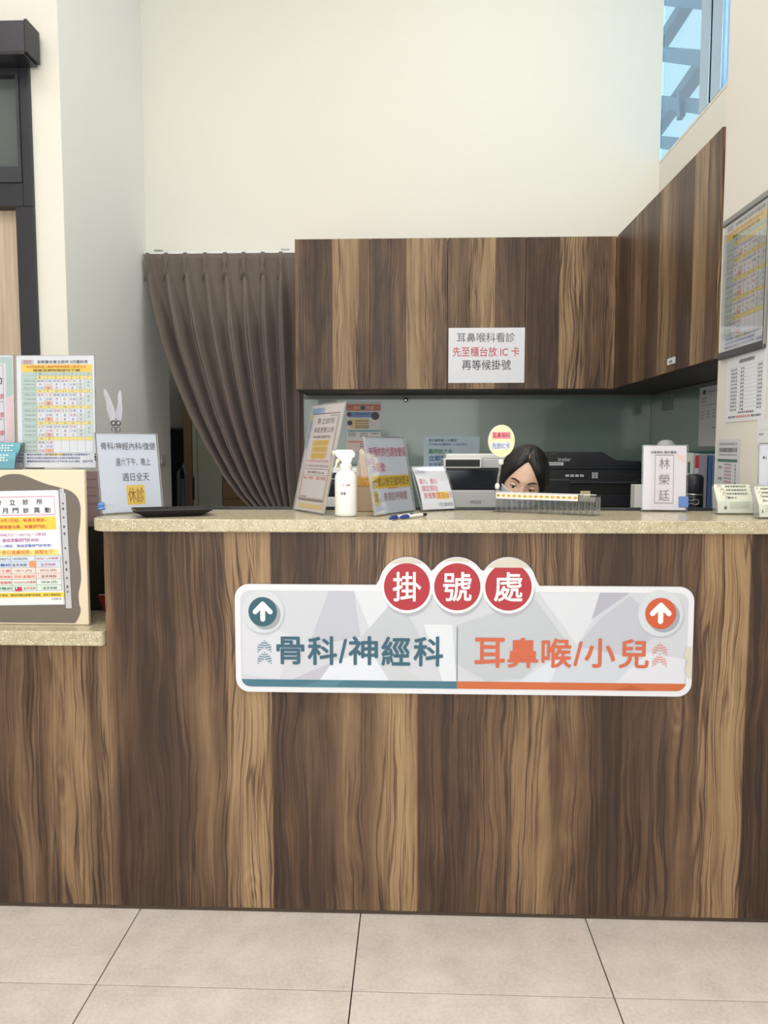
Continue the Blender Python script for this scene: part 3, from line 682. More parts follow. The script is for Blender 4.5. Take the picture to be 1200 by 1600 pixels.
# ================================================================== THINGS ON THE COUNTERS
GY, RED, YEL, NAVY = (84, 82, 90), (196, 52, 72), (240, 206, 92), (58, 70, 140)
def stand(name, label, cat, BL, BR, alpha, H, zb=ZT, foot=.055, rim=.003, inset=.004, bend=0.0, dw=100.0, dh=100.0, paper=None, group=None, small=False, pw=(1, 1)):
    """clear stand with a sheet in it, standing between two base points and leaning back by alpha degrees"""
    bl, br = Vector((BL[0], BL[1], zb)), Vector((BR[0], BR[1], zb)); d = br-bl; w = d.length
    t = thing(name, label, cat, (bl+br)/2, math.atan2(d.y, d.x), group)
    M = T(-w/2, 0, .0032) @ RX(-R(alpha))
    def slab(nm, y0, y1, x0, x1, z0, z1, mat):
        m = MB()
        n = 8 if bend else 1
        for i in range(n):
            za, zc = z0+(z1-z0)*i/n, z0+(z1-z0)*(i+1)/n
            f = lambda z: bend*4*(z/H)*(1-z/H)
            vs = [M @ Vector((x, y+f(z), z)) for z in (za, zc) for y in (y0, y1) for x in (x0, x1)]
            m.add(vs, [(0, 2, 3, 1), (4, 5, 7, 6), (0, 1, 5, 4), (2, 6, 7, 3), (0, 4, 6, 2), (1, 3, 7, 5)])
        return m.build(nm, mat, t)
    slab('back_panel', .0006, .0028, 0, w, 0, H, ACRYL)
    slab('front_panel', -.0034, -.0018, 0, w, 0, H, ACRYL)
    bx('base_plate', -w/2, w/2, -.003, foot, 0, .003, ACRYL, t, .0005)
    slab('sheet', -.0002, .0004, inset, w-inset, inset*.6, H-inset*.6, paper or PAPER)
    e = M @ Vector((0, 0, H))
    m = MB(M); m.box(0, w, -.0034, .0028, H-.0012, H); m.box(0, .0012, -.0034, .0028, 0, H); m.box(w-.0012, w, -.0034, .0028, 0, H)
    m.build('polished_edge', clear('acrylic_edge', (.95, .955, .96), .5, .04, .22), t)
    Ms = M @ T(inset, -.0003, inset*.6)
    return t, Sheet(t, w-2*inset, H-1.2*inset, dw, dh, Ms, bend, small=small), M, w
def binder_clip(label, M, s, col, parent_loc, rz, handle_dir=1):
    """binder clip; M places it in the frame of a stand at parent_loc turned by rz"""
    W_ = Matrix.Translation(parent_loc) @ Matrix.Rotation(rz, 4, 'Z') @ M
    t = thing('binder_clip', label, 'binder clip', W_.translation)
    m = MB(W_); h = s*.5
    # wedge body: wide spine on one side, lips meeting on the other
    m.add([(0, -.0044, -h), (0, .0044, -h), (0, .0044, h), (0, -.0044, h), (s*.85, -.0040, -h), (s*.85, .0034, -h), (s*.85, .0034, h), (s*.85, -.0040, h)],
          [(0, 1, 2, 3), (0, 3, 7, 4), (1, 5, 6, 2), (4, 7, 6, 5), (0, 4, 5, 1), (3, 2, 6, 7)])
    m.build('spine', col, t, True, .0012)
    dx = -1
    path = [(s*.8, -.0052, -h*.62), (s*.1, -.0060, -h*.5), (-s*.35, -.008, -h*.22), (-s*.62, -.010, -h*.5), (-s*.95, -.011, -h*.36), (-s*1.02, -.0115, 0), (-s*.95, -.011, h*.36), (-s*.62, -.010, h*.5), (-s*.35, -.008, h*.22), (s*.1, -.0060, h*.5), (s*.8, -.0052, h*.62)]
    MB(W_).tube(path, .0007, 6).build('wire_handle', STEEL, t, True, 0, True)
    return t

# --- closed-day notice, far left of the stone top
t, s, M, w = stand('acrylic_notice', 'bluish white handwritten-style closed-day notice with yellow square, behind the black tray', 'notice', (-.84, .070), (-.712, .200), 7.5, .222, paper=pm('blue_white_paper', (222, 230, 246), .6, .01), foot=.05)
s.text('骨科/神經內科/復健', 6, 11, 97, 20.5, GY, 0); s.text('週六下午、晚上', 28, 31, 86, 41, GY, 0); s.text('週日全天', 37, 50, 82, 60.5, GY, 0)
s.rect(42, 66, 72.5, 91, (240, 208, 98), 1, 'printed_area#note'); s.text('休診', 44, 69, 71, 88.5, (150, 92, 60), 0, 3); s.done()
REST = (t, M, w)
binder_clip('blue binder clip on the lower left edge of the closed-day notice', M @ T(.010, 0, .022) @ Matrix.Scale(-1, 4, (1, 0, 0)), .020, pm('blue_clip', (72, 128, 206), .4), t.location, t.rotation_euler.z)
tb = thing('patterned_box', 'mauve box standing on the low top between the cream board and the closed-day notice', 'box', (-1.03, .43, LT))
MV = pm('mauve_card', (176, 152, 156), .7, .05, 40)
bx('box', -1.08, P(151, 770, Y=.41).x, .41, .46, LT, P(140, 736, Y=.41).z, MV, tb, .001, True)
for k in range(4): bx('seam', -1.0803, P(151, 770, Y=.41).x, .4092, .41, 1.075+.026*k, 1.0764+.026*k, pm('mauve_seam', (150, 126, 132), .7), tb, 0, True)
# --- black tray
tt = thing('tray', 'black rectangular plastic tray in front of the closed-day notice', 'tray', (-.652, .088, ZT), R(22))
def ringz(hx, hy, z): return [(-hx, -hy, z), (hx, -hy, z), (hx, hy, z), (-hx, hy, z)]
prof = [(.070, .040, 0), (.104, .060, .017), (.104, .060, .0195), (.100, .056, .0195), (.068, .037, .0035)]
m = MB(); m.add([p for a, b, z in prof for p in ringz(a, b, z)], [(3, 2, 1, 0)]+[(i*4+k, i*4+(k+1) % 4, i*4+4+(k+1) % 4, i*4+4+k) for i in range(4) for k in range(4)]+[(16, 17, 18, 19)])
m.build('dish', pm('tray_black', (24, 25, 29), .32, .1, 60), tt, bevel=.0012)
# --- rabbit photo clip behind the notice
rb = thing('rabbit_clip_stand', 'white flat rabbit-ear figure with clear clip eyes above the closed-day notice', 'ornament', (P(175, 660, Y=.25).x, .25, ZT))
RW = pm('ear_white', (226, 226, 236), .5, .03)
def flat(px_pts, y0, y1, nm, mat):
    MB().prism([(P(a, b, Y=.25).x, P(a, b, Y=.25).z) for a, b in px_pts][::-1], y0, y1, lambda a, b, h: Vector((a, h, b))).build(nm, mat, rb, True, .0006)
flat([(163, 608), (166, 610), (172, 622), (178, 636), (181, 650), (179, 660), (174, 662), (171, 652), (167, 640), (166, 626), (162, 614)], .247, .250, 'ear', RW)
flat([(187, 609), (189, 612), (190, 626), (191, 640), (190, 655), (186, 663), (182, 658), (180, 644), (184, 630), (184, 616)], .2505, .2535, 'ear', pm('ear_grey', (206, 207, 220), .5, .03))
for px in (177.5, 185):
    c = P(px, 661, Y=.245); MB().tube([(c.x+.0062*math.cos(a*math.pi/8), .244, c.z+.0062*math.sin(a*math.pi/8)) for a in range(16)], .0022, 6, True).build('eye_ring', pm('eye_grey', (96, 96, 104), .3), rb, True, 0, True)
    MB().ell((c.x, .246, c.z), .0048, .003, .0048, 12, 8).build('eye', WHITEPL, rb, True, 0, True)
    c = P(px, 671, Y=.245); MB().lathe([(.0035, -.008), (.006, -.003), (.006, .003), (.003, .008)], c, 12).build('clip_jaw', clear('clip_clear', (.9, .92, .95), .8, .12), rb, True, 0, True)
c = P(181, 672, Y=.248); bx('stem', c.x-.003, c.x+.003, .2465, .2495, ZT+.004, c.z+.012, ACRYL, rb, 0, True); MB().lathe([(.022, 0), (.022, .003), (.02, .004)], (c.x, .25, ZT), 20).build('foot', ACRYL, rb, True, 0, False)
# --- slanted A4 system notice
t, s, M, w = stand('acrylic_notice', 'tall slanted notice with blue and yellow corner blocks, left of the spray bottle', 'notice', (-.348, .266), (-.240, .100), 12.5, .312, paper=pm('warm_paper', (238, 232, 236), .6, .01), foot=.045, inset=.003)
s.rect(0, 3, 42, 9, (158, 186, 226), 1, 'printed_area#a'); s.rect(0, 9, 5, 15, (242, 220, 132), 1, 'printed_area#b'); s.rect(0, 15, 4.5, 41, (158, 186, 226), 1, 'printed_area#a2'); s.rect(94, 52, 98, 100, (244, 224, 150), 1, 'printed_area#c'); s.rect(14, 93.5, 86, 97.5, (240, 216, 140), 1, 'printed_area#d'); s.rect(86, 92, 93, 97.5, (240, 190, 200), 1, 'printed_area#e')
s.rect(9, 89.5, 92, 91, (150, 146, 150), 1, 'printed_area#shade')  # grey strip: shade painted along the lower edge of the inner page
s.rect(6.5, 8.5, 92, 89.8, (236, 230, 236), 2, 'printed_area#pg'); s.frame(6.5, 8.5, 92, 89.8, .7, (70, 66, 74), 3)
for k in range(26): s.rect(88, 12+k*1.45, 90.3, 12.8+k*1.45, [(200, 90, 110), (130, 120, 130), (110, 140, 190)][k % 3], 3, 'printed_dashes')
for k in range(18): s.rect(8.4, 64+k*1.4, 10.4, 64.8+k*1.4, (130, 120, 130), 3, 'printed_dashes')
for k in range(5): s.rect(64+k*5, 10.6, 67.4+k*5, 11.3, (90, 84, 92), 3, 'printed_dashes')
s.text('骨立診所', 24, 13, 80, 18.8, (88, 84, 92), .006); s.text('系統更新公告', 18, 21.5, 83, 27, (88, 84, 92), .006); s.text('骨科/神經 及復健科門診', 20, 29.4, 76, 32.2, (74, 70, 80), .01)
for k in range(3): s.rect(22+k*.4, 33.8+k*6, 74, 39.2+k*6, YEL, 3, 'printed_area#y%d' % k)
for tx, k in (('10月起改用', 0), ('全新掛號系統', 1), ('敬請見諒', 2)): s.text(tx, 26, 34.6+k*6, 70, 38.4+k*6, (212, 160, 70), 0, 4)
s.text('(尚未預約的病患請至現場)', 13, 52, 85, 55.2, (214, 110, 130), 0); s.text('請下載新系統查詢看診進度', 11, 56.8, 87, 59.2, (120, 112, 120), 0)
s.frame(10.5, 60.6, 90, 88.6, .5, (90, 84, 92), 3); s.text('骨科/神經科 QR code', 24, 62.6, 78, 65.6, (80, 76, 86), .008); s.text('線上預約、看診進度', 14, 67.6, 86, 70.8, (222, 90, 118), .008)
s.rect(11, 66.4, 89.5, 66.7, (150, 140, 150), 3); s.text('掛號系統', 13, 86, 34, 87.6, (70, 66, 74), .01); s.done()
# --- spray bottle
sp = thing('spray_bottle', 'white trigger spray bottle between the slanted notice and the appointment notice', 'bottle', (-.179, .085, ZT))
MB().lathe([(.026, 0), (.0292, .003), (.0298, .008), (.0298, .100), (.0288, .108), (.024, .117), (.016, .123), (.0125, .125)], (0, 0, 0), 40).build('body', pm('bottle_white', (244, 244, 243), .3, .01), sp, smooth=True)
MB().lathe([(.0155, .121), (.0168, .123), (.0168, .137), (.0155, .140), (.011, .141)], (0, 0, 0), 28).build('collar', WHITEPL, sp, smooth=True)
hp = [(-.027, .162), (-.024, .158), (-.018, .155), (-.011, .146), (-.010, .139), (.013, .139), (.016, .146), (.018, .154), (.026, .160), (.025, .168), (.018, .1775), (-.025, .1775), (-.029, .172)]
MB().prism(hp, -.010, .010, lambda a, b, h: Vector((a, h, b))).build('trigger_head', WHITEPL, sp, bevel=.003, seg=3)
MB().prism([(-.012, .160), (-.018, .160), (-.026, .150), (-.030, .128), (-.027, .126), (-.020, .143), (-.011, .152)], -.005, .005, lambda a, b, h: Vector((a, h, b))).build('trigger', pm('ivory_plastic', (236, 228, 204), .4), sp, bevel=.0015)
MB().lathe([(.005, 0), (.006, .002), (.006, .009), (.004, .010)], (0, 0, 0), 14).build('nozzle', pm('ivory_plastic', (236, 228, 204), .4), sp).matrix_basis = T(-.026, 0, .169) @ Matrix.Rotation(-math.pi/2, 4, 'Y')
def on_cyl(txt, a0, z0, z1, wd, col):
    s_ = Sheet(sp, wd, z1-z0, 10, 10, T(0, 0, 0)); s_.cyl = (a0, z0)
    def pt(u, v, k=1, s_=s_): a = a0+(u/10-.5)*wd/.0300; r = .0301+k*.00004; return Vector((r*math.sin(a), -r*math.cos(a), z1-(z1-z0)*v/10))
    s_.pt = pt; s_.text(txt, 0, 0, 10, 10, col, .01, 2); s_.done()
on_cyl('酒精', R(15), .081, .087, .012, (206, 70, 90)); on_cyl('凸', R(-8), .080, .088, .006, (214, 120, 130)); on_cyl('消毒', R(-10), .058, .066, .016, (46, 46, 72))
# --- tissue pack behind
tk = thing('tissue_box', 'tan tissue box with orange flower band, behind the spray bottle', 'tissues', (-.098, .262, ZT))
bx('box', -.168, -.080, .238, .298, ZT, ZT+.072, pm('tan_card', (206, 178, 150), .6, .04), tk, .002, True)
bx('flower_band', -.1685, -.0795, .2375, .2985, ZT+.072, ZT+.098, pm('orange_print', (240, 170, 92), .6, .35, 90), tk, .002, True)
m = MB(); m.grid(lambda a, b: Vector((-.146+(.042*(a-.5))*(1-.55*b), .262+.006*math.sin(a*9+b*3), ZT+.095+.085*b*(1-.25*abs(a-.35)))), 12, 10); m.build('tissue', pm('tissue_white', (250, 236, 226), .8, .02), tk, True, 0, True, solid=.001)
# --- appointment notice
t, s, M, w = stand('acrylic_notice', 'white notice in red lettering about appointment cards, right of the spray bottle', 'notice', (-.100, .058), (.006, .224), 10, .213, paper=pm('blue_white_paper', (222, 230, 246), .6, .01), foot=.03)
LR = (206, 84, 104)
s.text('有預約的也請放健保', 5, 12.5, 98.5, 25.5, LR, 0); s.text('卡掛號!', 7, 33, 40, 45.5, LR, 0)
s.rect(3, 50.5, 100, 67, (238, 206, 70), 1, 'printed_area#y1'); s.text('過號以掛完號時間決', 4, 52, 98, 64.5, (122, 98, 60), 0); s.rect(3, 70, 13.5, 89, (240, 222, 120), 1, 'printed_area#y2'); s.text('定', 4, 72.5, 13, 84, (150, 108, 80), 0)
s.text('，非到診所時間', 17, 72.5, 86, 84.5, (176, 92, 104), 0)
for k in range(10): s.rect(40+k*2.4, 66.6+.7*(k % 2), 42.6+k*2.4, 67.4+.7*(k % 2), (220, 80, 60), 4, 'underline')
s.done()
# --- fee notice, curved sheet
t, s, M, w = stand('acrylic_notice', 'small curved notice in red and blue-grey about the fee, behind the pens', 'notice', (.026, .226), (.126, .288), 27, .140, bend=-.009, foot=.02)
BG = (110, 138, 166)
s.text('耳鼻喉科', 2, 8, 38, 18, BG, 0); s.text('週六、週日', 6, 30, 60, 43, (214, 72, 92), 0); s.text('國定假日', 9, 47, 57, 60, (214, 72, 92), 0)
s.rect(49, 62, 88, 78.5, (244, 220, 110), 1, 'printed_area#y'); s.text('掛號費', 10, 63.5, 47, 77, (214, 72, 92), 0); s.text('調漲50', 50, 63.5, 87.5, 77.5, (214, 110, 60), 0); s.text('元', 88.5, 63, 99, 76.5, (214, 72, 92), 0); s.text('不便之處敬請見諒', 52, 86, 97, 94.5, BG, 0); s.done()
# --- pens
def pen(label, p, q, c0, c1):
    a, b = P(*p, Z=ZT+.0052), P(*q, Z=ZT+.0052); a.z = b.z = ZT+.0052; L = .138; d = (b-a).normalized(); b = a+d*min(L, (b-a).length*1.0)
    L = (b-a).length; t_ = thing('pen', label, 'pen', a, math.atan2(d.y, d.x), 'pens on the stone top')
    def cyl(nm, x0, x1, r0, r1, mat): MB().lathe([(r0, x0), (r1, x1)], (0, 0, 0), 14).build(nm, mat, t_, smooth=False).matrix_basis = Matrix.Rotation(math.pi/2, 4, 'Y')
    cyl('cap', 0, L*.26, .0040, .0050, c0); cyl('barrel', L*.26, L*.80, .0046, .0046, WHITEPL); cyl('grip', L*.80, L*.95, .0047, .0044, c1); cyl('tip', L*.95, L, .0035, .0012, STEEL)
    m = MB(); m.box(.004, L*.24, -.0012, .0012, .0046, .0062); m.build('pocket_clip', c0, t_)
BLU = pm('pen_blue', (40, 62, 150), .35, .02)
pen('blue and white pen in front of the appointment notice, the nearer one', (610, 810), (646, 803.5), BLU, BLU)
pen('white pen with blue cap and black grip, in front of the fee notice', (627, 808.5), (667, 803.5), BLU, BLACKPL)

# --- clear card rack with numbered slots
bl, br = Vector((.236, .235, ZT)), Vector((.489, .100, ZT)); d = br-bl; RL = d.length
rk = thing('card_rack', 'clear acrylic card rack with yellow numbered slots in front of the masked clerk', 'card rack', bl, math.atan2(d.y, d.x))
EDG = clear('acrylic_edge', (.95, .955, .96), .5, .04, .22)
L1, dp, hh = RL*.83, .045, .056
bx('base_plate', -.004, RL, -.004, dp+.006, 0, .003, ACRYL, rk, .0005); bx('back_panel', 0, RL, dp, dp+.0025, .003, hh, ACRYL, rk, .0005)
bx('front_panel', 0, RL, 0, .002, hh-.019, hh, ACRYL, rk, .0005); bx('label_strip', .001, L1, -.0006, -.0001, hh-.0175, hh-.0005, pm('strip_white', (240, 238, 240), .5), rk); bx('label_strip', L1+.004, RL-.001, -.0006, -.0001, hh-.0175, hh-.004, clear('frosted_strip', (.9, .9, .92), .6, .35), rk)
bx('top_rail', 0, RL, -.0005, .003, hh, hh+.0018, pm('strip_white', (240, 238, 240), .5), rk)
for k in range(19): bx('divider', RL*k/18-.0006, RL*k/18+.0006, .002, dp, .003, hh-(.002 if k < 16 else .006), EDG, rk)
s = Sheet(rk, L1, .018, 150, 18, T(.001, -.0008, hh-.018))
for k in range(15):
    s.circle(5+10*k, 8.5, 3.6, (244, 204, 66), 1, 20, 'number_dot#%d' % k, 1.0); s.text(str(k+1), 3.6+10*k-(.9 if k > 8 else 0), 6.7, 6.4+10*k+(.9 if k > 8 else 0), 10.3, (126, 98, 50), .02, 3)
s.done()
# --- round card on a clip pole
rs = thing('round_card_sign', 'pale yellow oval card on a clear clip pole above the card rack', 'sign', (P(777, 772, Y=.235).x, .235, ZT), R(-24))
q = lambda px, py: (P(px, py, Y=.235).x-rs.location.x, P(px, py, Y=.235).z-ZT)
x1, z1 = q(784, 689); xb, zb_ = q(783, 722); xl, zlo = q(777, 765)
m = MB(); n = 40; m.prism([(x1+.0385*math.cos(2*math.pi*i/n), z1+.0455*math.sin(2*math.pi*i/n)) for i in range(n)], -.001, .001, lambda a, b, h: Vector((a, h, b))); m.build('card', pm('yellow_card', (246, 242, 196), .6, .02), rs, False, .0004)
m = MB(); m.prism([(x1-.003+.0385*math.cos(2*math.pi*i/n), z1+.0455*math.sin(2*math.pi*i/n)) for i in range(n)], .0012, .0022, lambda a, b, h: Vector((a, h, b))); m.build('back_card', pm('lilac_card', (196, 180, 214), .6, .02), rs)
s = Sheet(rs, .077, .091, 100, 100, T(x1-.0385, -.0011, z1-.0455)); s.rect(15, 22, 84, 44, (238, 168, 178), 1, 'printed_area#a'); s.text('耳鼻喉科', 16, 24, 83, 41, (192, 50, 66), .006); s.rect(13, 54, 83, 76, (226, 228, 240), 1, 'printed_area#b'); s.text('先放IC卡', 15, 56, 82, 74, (70, 104, 170), 0); s.done()
MB().lathe([(.004, -.004), (.0075, -.001), (.0075, .009), (.005, .012)], (xb, 0, zb_-.004), 14).build('upper_joint', WHITEPL, rs, smooth=True)
MB().tube([(xb, 0, zb_), (xl, 0, zlo+.01)], .0036, 10).build('pole', clear('pole_clear', (.86, .88, .9), .8, .15), rs, smooth=True)
MB().lathe([(.005, -.006), (.007, -.004), (.0065, .006), (.004, .010)], (xl, 0, zlo+.008), 14).build('lower_joint', WHITEPL, rs, smooth=True)
MB().tube([(xl+.006*math.cos(a), 0, zlo-.006+.006*math.sin(a)) for a in [k*math.pi/6 for k in range(12)]], .0022, 6, True).build('clip_ring', pm('clip_metal', (150, 152, 158), .3, metal=.6), rs, smooth=True)
m = MB(); m.box(xl-.004, xl+.004, -.003, .003, .0, zlo-.008); m.box(xl-.012, xl+.012, -.010, .010, 0, .002); m.build('clip_foot', ACRYL, rs)

# --- name sign
a, b = P(1001.5, 797, Y=.262), P(1073.5, 797, Y=.246)
t, s, M, w = stand('acrylic_notice', 'upright white name sign with three large characters in a thin frame', 'notice', (a.x, .262), (b.x, .246), 3.5, .188, paper=pm('rose_paper', (238, 232, 240), .6, .012, 5), foot=.04)
s.text('耳鼻喉科-看診醫師', 17, 8, 77, 12.5, (92, 88, 96), .012); s.frame(27.5, 14.2, 71, 89.8, .9, (112, 106, 110), 2)
for ch, v0, v1 in (('林', 19, 36), ('榮', 44, 61), ('廷', 69, 86)): s.text(ch, 37, v0, 62, v1, (140, 128, 118), 0)
s.poly([(72, 12), (96, 16), (97, 26), (84, 22)], pm('tape_mark', (240, 218, 212), .6), 1, 'tape_mark'); s.done()
cl = binder_clip('blue binder clip on the lower right edge of the name sign', M @ T(w+.003, 0, .026) @ Matrix.Rotation(math.pi, 4, 'Z'), .031, pm('steel_blue_clip', (92, 128, 196), .4), t.location, t.rotation_euler.z)

# --- notice board box on the low top
xr_, ztb = P(135, 850, Y=.05).x, P(100, 734, Y=.05).z
nb = thing('notice_board', 'cream display box with dark grey blob shape, at the left on the low top', 'display board', (xr_-.3, .1, LT))
CR = pm('cream_paint', (233, 219, 193), .55, .02, 6)
bx('front_board', -1.5, xr_, .05, .066, LT, ztb, CR, nb, .003, True); bx('box', -1.48, P(128, 850, Y=.22).x, .066, .22, LT, ztb-.002, CR, nb, .002, True)
bh = ztb-LT; blob = [(-60, 170), (0, 120), (60, 98), (140, 97), (200, 115), (260, 140), (340, 170), (420, 190), (500, 215), (550, 255), (575, 310), (580, 380), (575, 470), (565, 540), (563, 620), (575, 720), (583, 830), (580, 880), (565, 960), (570, 1030), (580, 1080), (560, 1140), (520, 1185), (440, 1215), (300, 1232), (0, 1240), (-400, 1240), (-400, 300)]
def smooth_loop(p, n=5):
    o = []
    for i in range(len(p)):
        a, b, c, d = (Vector(p[(i+k) % len(p)]) for k in (-1, 0, 1, 2))
        for j in range(n):
            t_ = j/n; o.append(.5*((2*b)+(c-a)*t_+(2*a-5*b+4*c-d)*t_*t_+(3*b-a-3*c+d)*t_**3))
    return o
wp = [P(u/4.615, 720+v/4.615, Y=.049) for u, v in smooth_loop(blob)]
MB().prism([(p.x, max(p.z, LT+.006)) for p in wp][::-1], .0485, .0499, lambda a, b, h: Vector((a, h, b))).build('blob_shape', pm('warm_grey', (116, 107, 101), .6, .02, 8), nb, True)
struct_ = None
# notice in a punched sleeve
p0, p1 = P(-26, 768, Y=.046), P(93, 768, Y=.046); zl0 = P(50, 946, Y=.046).z
pn = thing('sleeved_notice', 'clinic schedule-change notice in a punched clear sleeve on the cream board', 'notice', (p0.x, .0475, zl0)); pn.rotation_euler = (0, R(-1.2), 0)
pw_, ph_ = p1.x-p0.x, p0.z-zl0
bx('sheet', 0, pw_, -.0004, .0004, 0, ph_, PAPER, pn); bx('under_sheet', .004, pw_+.003, .0005, .0009, -.002, ph_-.001, pm('under_paper', (214, 216, 226), .6), pn)
s = Sheet(pn, pw_, ph_, 119, 1420, T(0, -.0005, 0), small=False)
zx = lambda a: a/8+26; Q = lambda tx, a, v0, b, v1, c, bo=0.0: s.text(tx, zx(a), v0-75, zx(b), v1-75, c, bo)
s.frame(4, 72, zx(704), 306, .7*1, (214, 120, 160), 1)
for a, b in ((72, 80),): s.rect(4, a, zx(704), b, (214, 120, 160), 1); s.rect(4, 298, zx(704), 306, (214, 120, 160), 1)
for ch, a in (('立', 138), ('診', 305), ('所', 478), ('骨', -38)): Q(ch, a, 180, a+74, 250, (66, 64, 78), .014)
for ch, a in (('月', 40), ('門', 172), ('診', 305), ('異', 440), ('動', 574)): Q(ch, a, 285, a+74, 352, (66, 64, 78), .014)
s.rect(4, 326, zx(706), 486, (242, 208, 84), 1, 'printed_area#y1'); Q('10月1日起，每週五晚診，', 0, 418, 590, 463, (206, 84, 74), .012); Q('開復健治療，無醫師門診。', -5, 498, 590, 543, (206, 84, 74), .012)
Q('10/04(六)～10/13(一)早診', -60, 598, 578, 645, (186, 100, 168), .006); Q('謝函潔醫師門診休診', 22, 664, 482, 710, (186, 100, 168), .01); Q('10/20(一)晚診，謝函潔醫師門診照常!', -120, 738, 634, 782, (96, 128, 196), .01)
s.rect(2, 730, zx(722), 812, (246, 226, 140), 1, 'printed_area#y2'); Q('雙十假日連續假期，調整如下：', -110, 812, 672, 866, (216, 128, 84), .012)
rows = [882, 955, 1030, 1103, 1176, 1250, 1322]
for k in range(6): s.rect(2, rows[k]-75, zx(738), rows[k+1]-75, [(212, 226, 240), (208, 222, 242), (248, 222, 216), (248, 216, 210), (220, 234, 226), (214, 232, 222)][k], 1, 'printed_area#r%d' % k)
for v in rows: s.rect(2, v-77, zx(738), v-73, (136, 140, 150), 2, 'table_lines')
for a in (112, 418, 736): s.rect(zx(a)-.35, rows[0]-75, zx(a)+.35, rows[-1]-75, (136, 140, 150), 2, 'table_lines')
for k, (l, m_, r_) in enumerate((('10/04(六)', '10/05(日)', '10/06(一)中秋節'), ('潔醫師', '全天休診', '全天休診'), ('雙十節', '10/11 (六)', '10/12 (日)'), ('全天休診', '早診:盛醫師', '全天休診'), ('光復補假', '10/25(六)光復節', '10/26 (日)'), ('潔醫師', '全天休診', '全天休診'))):
    v0, v1 = rows[k]+22, rows[k+1]-16; dk_, rd = (76, 74, 84), (210, 84, 98)
    Q(l, -90, v0, 104, v1, [dk_, (70, 100, 170), rd, rd, rd, (70, 130, 100)][k], .012)
    Q(m_, [136, 124, 168, 140, 138, 250][k], v0, [328, 316, 370, 404, 412, 408][k], v1, [dk_, dk_, dk_, (220, 130, 100), rd, rd][k], .012); Q(r_, [432, 482, 476, 482, 482, 494][k], v0, [712, 678, 682, 680, 684, 680][k], v1, [(206, 84, 130), (206, 84, 130), dk_, dk_, dk_, dk_][k], .012)
s.rect(2, 1345-75, zx(760), 1405-75, (244, 212, 76), 1, 'printed_area#y3'); Q('停打點滴，預約民眾務必致電門診掛號，造成不便請見諒', -80, 1360, 718, 1392, (90, 84, 70), .01); Q('114.09.18', 596, 1416, 720, 1440, (80, 78, 88), .01)
s.rect(zx(144), 1272-75, zx(232), 1326-75, (206, 60, 76), 3, 'printed_flag'); s.rect(zx(144), 1272-75, zx(188), 1300-75, (52, 66, 130), 4, 'printed_flag'); s.circle(zx(166), 1286-75, 1.2, (240, 240, 244), 5, 12, 'printed_flag', 12)
s.circle(zx(386), 988-75, 6.2, (236, 156, 108), 5, 20, 'peach_sticker', 8/1.0*.9); s.done()
m = MB(); x_ = pw_+.006; z_ = ph_*1.012
m.box(x_, x_+.016, -.0002, .0002, -.012, z_-.012); m.box(x_, x_+.012, -.0002, .0002, z_-.012, z_); m.build('punched_strip', pm('strip_grey', (196, 198, 206), .35, .04), pn)
s = Sheet(pn, .016, z_, 10, 100, T(x_, -.0003, -.012))
for v, r_ in ((9, 1), (13.5, 1.5), (21, 1), (29, 1.5), (35, 1.5), (47.5, 1), (60, 1.5), (66, 1.5), (73.5, 1), (81, 1.6), (85.5, 1)): s.circle(4.5, v, 1.7, (92, 92, 98), 1, 12, 'punched_hole#%d' % int(v*10), .52*r_)
s.done()
fb = thing('file_box', 'black file box standing in the gap between the cream board and the tall counter', 'box', (-.96, .3, LT))
bx('box', -1.09, -.83, .24, .40, LT, LT+.25, pm('glossy_black', (26, 27, 30), .18, .1, 10, coat=.4), fb, .004, True); bx('label_panel', -.9, -.84, .2385, .2398, LT+.12, LT+.20, DARKPL, fb, .001, True)
bk = thing('booklet', 'dark red booklet lying in the gap beside the cream board', 'booklet', (-.88, .2, LT))
Mk = T(-.855, .215, LT+.001) @ Matrix.Rotation(R(-14), 4, 'Z') @ RX(R(28))
bx('cover', -.05, .03, 0, .0015, 0, .06, pm('book_red', (140, 34, 30), .35, .1), bk, 0, True, None, Mk); bx('pages', -.048, .028, .0015, .006, 0.003, .058, PAPER, bk, 0, True, None, Mk)

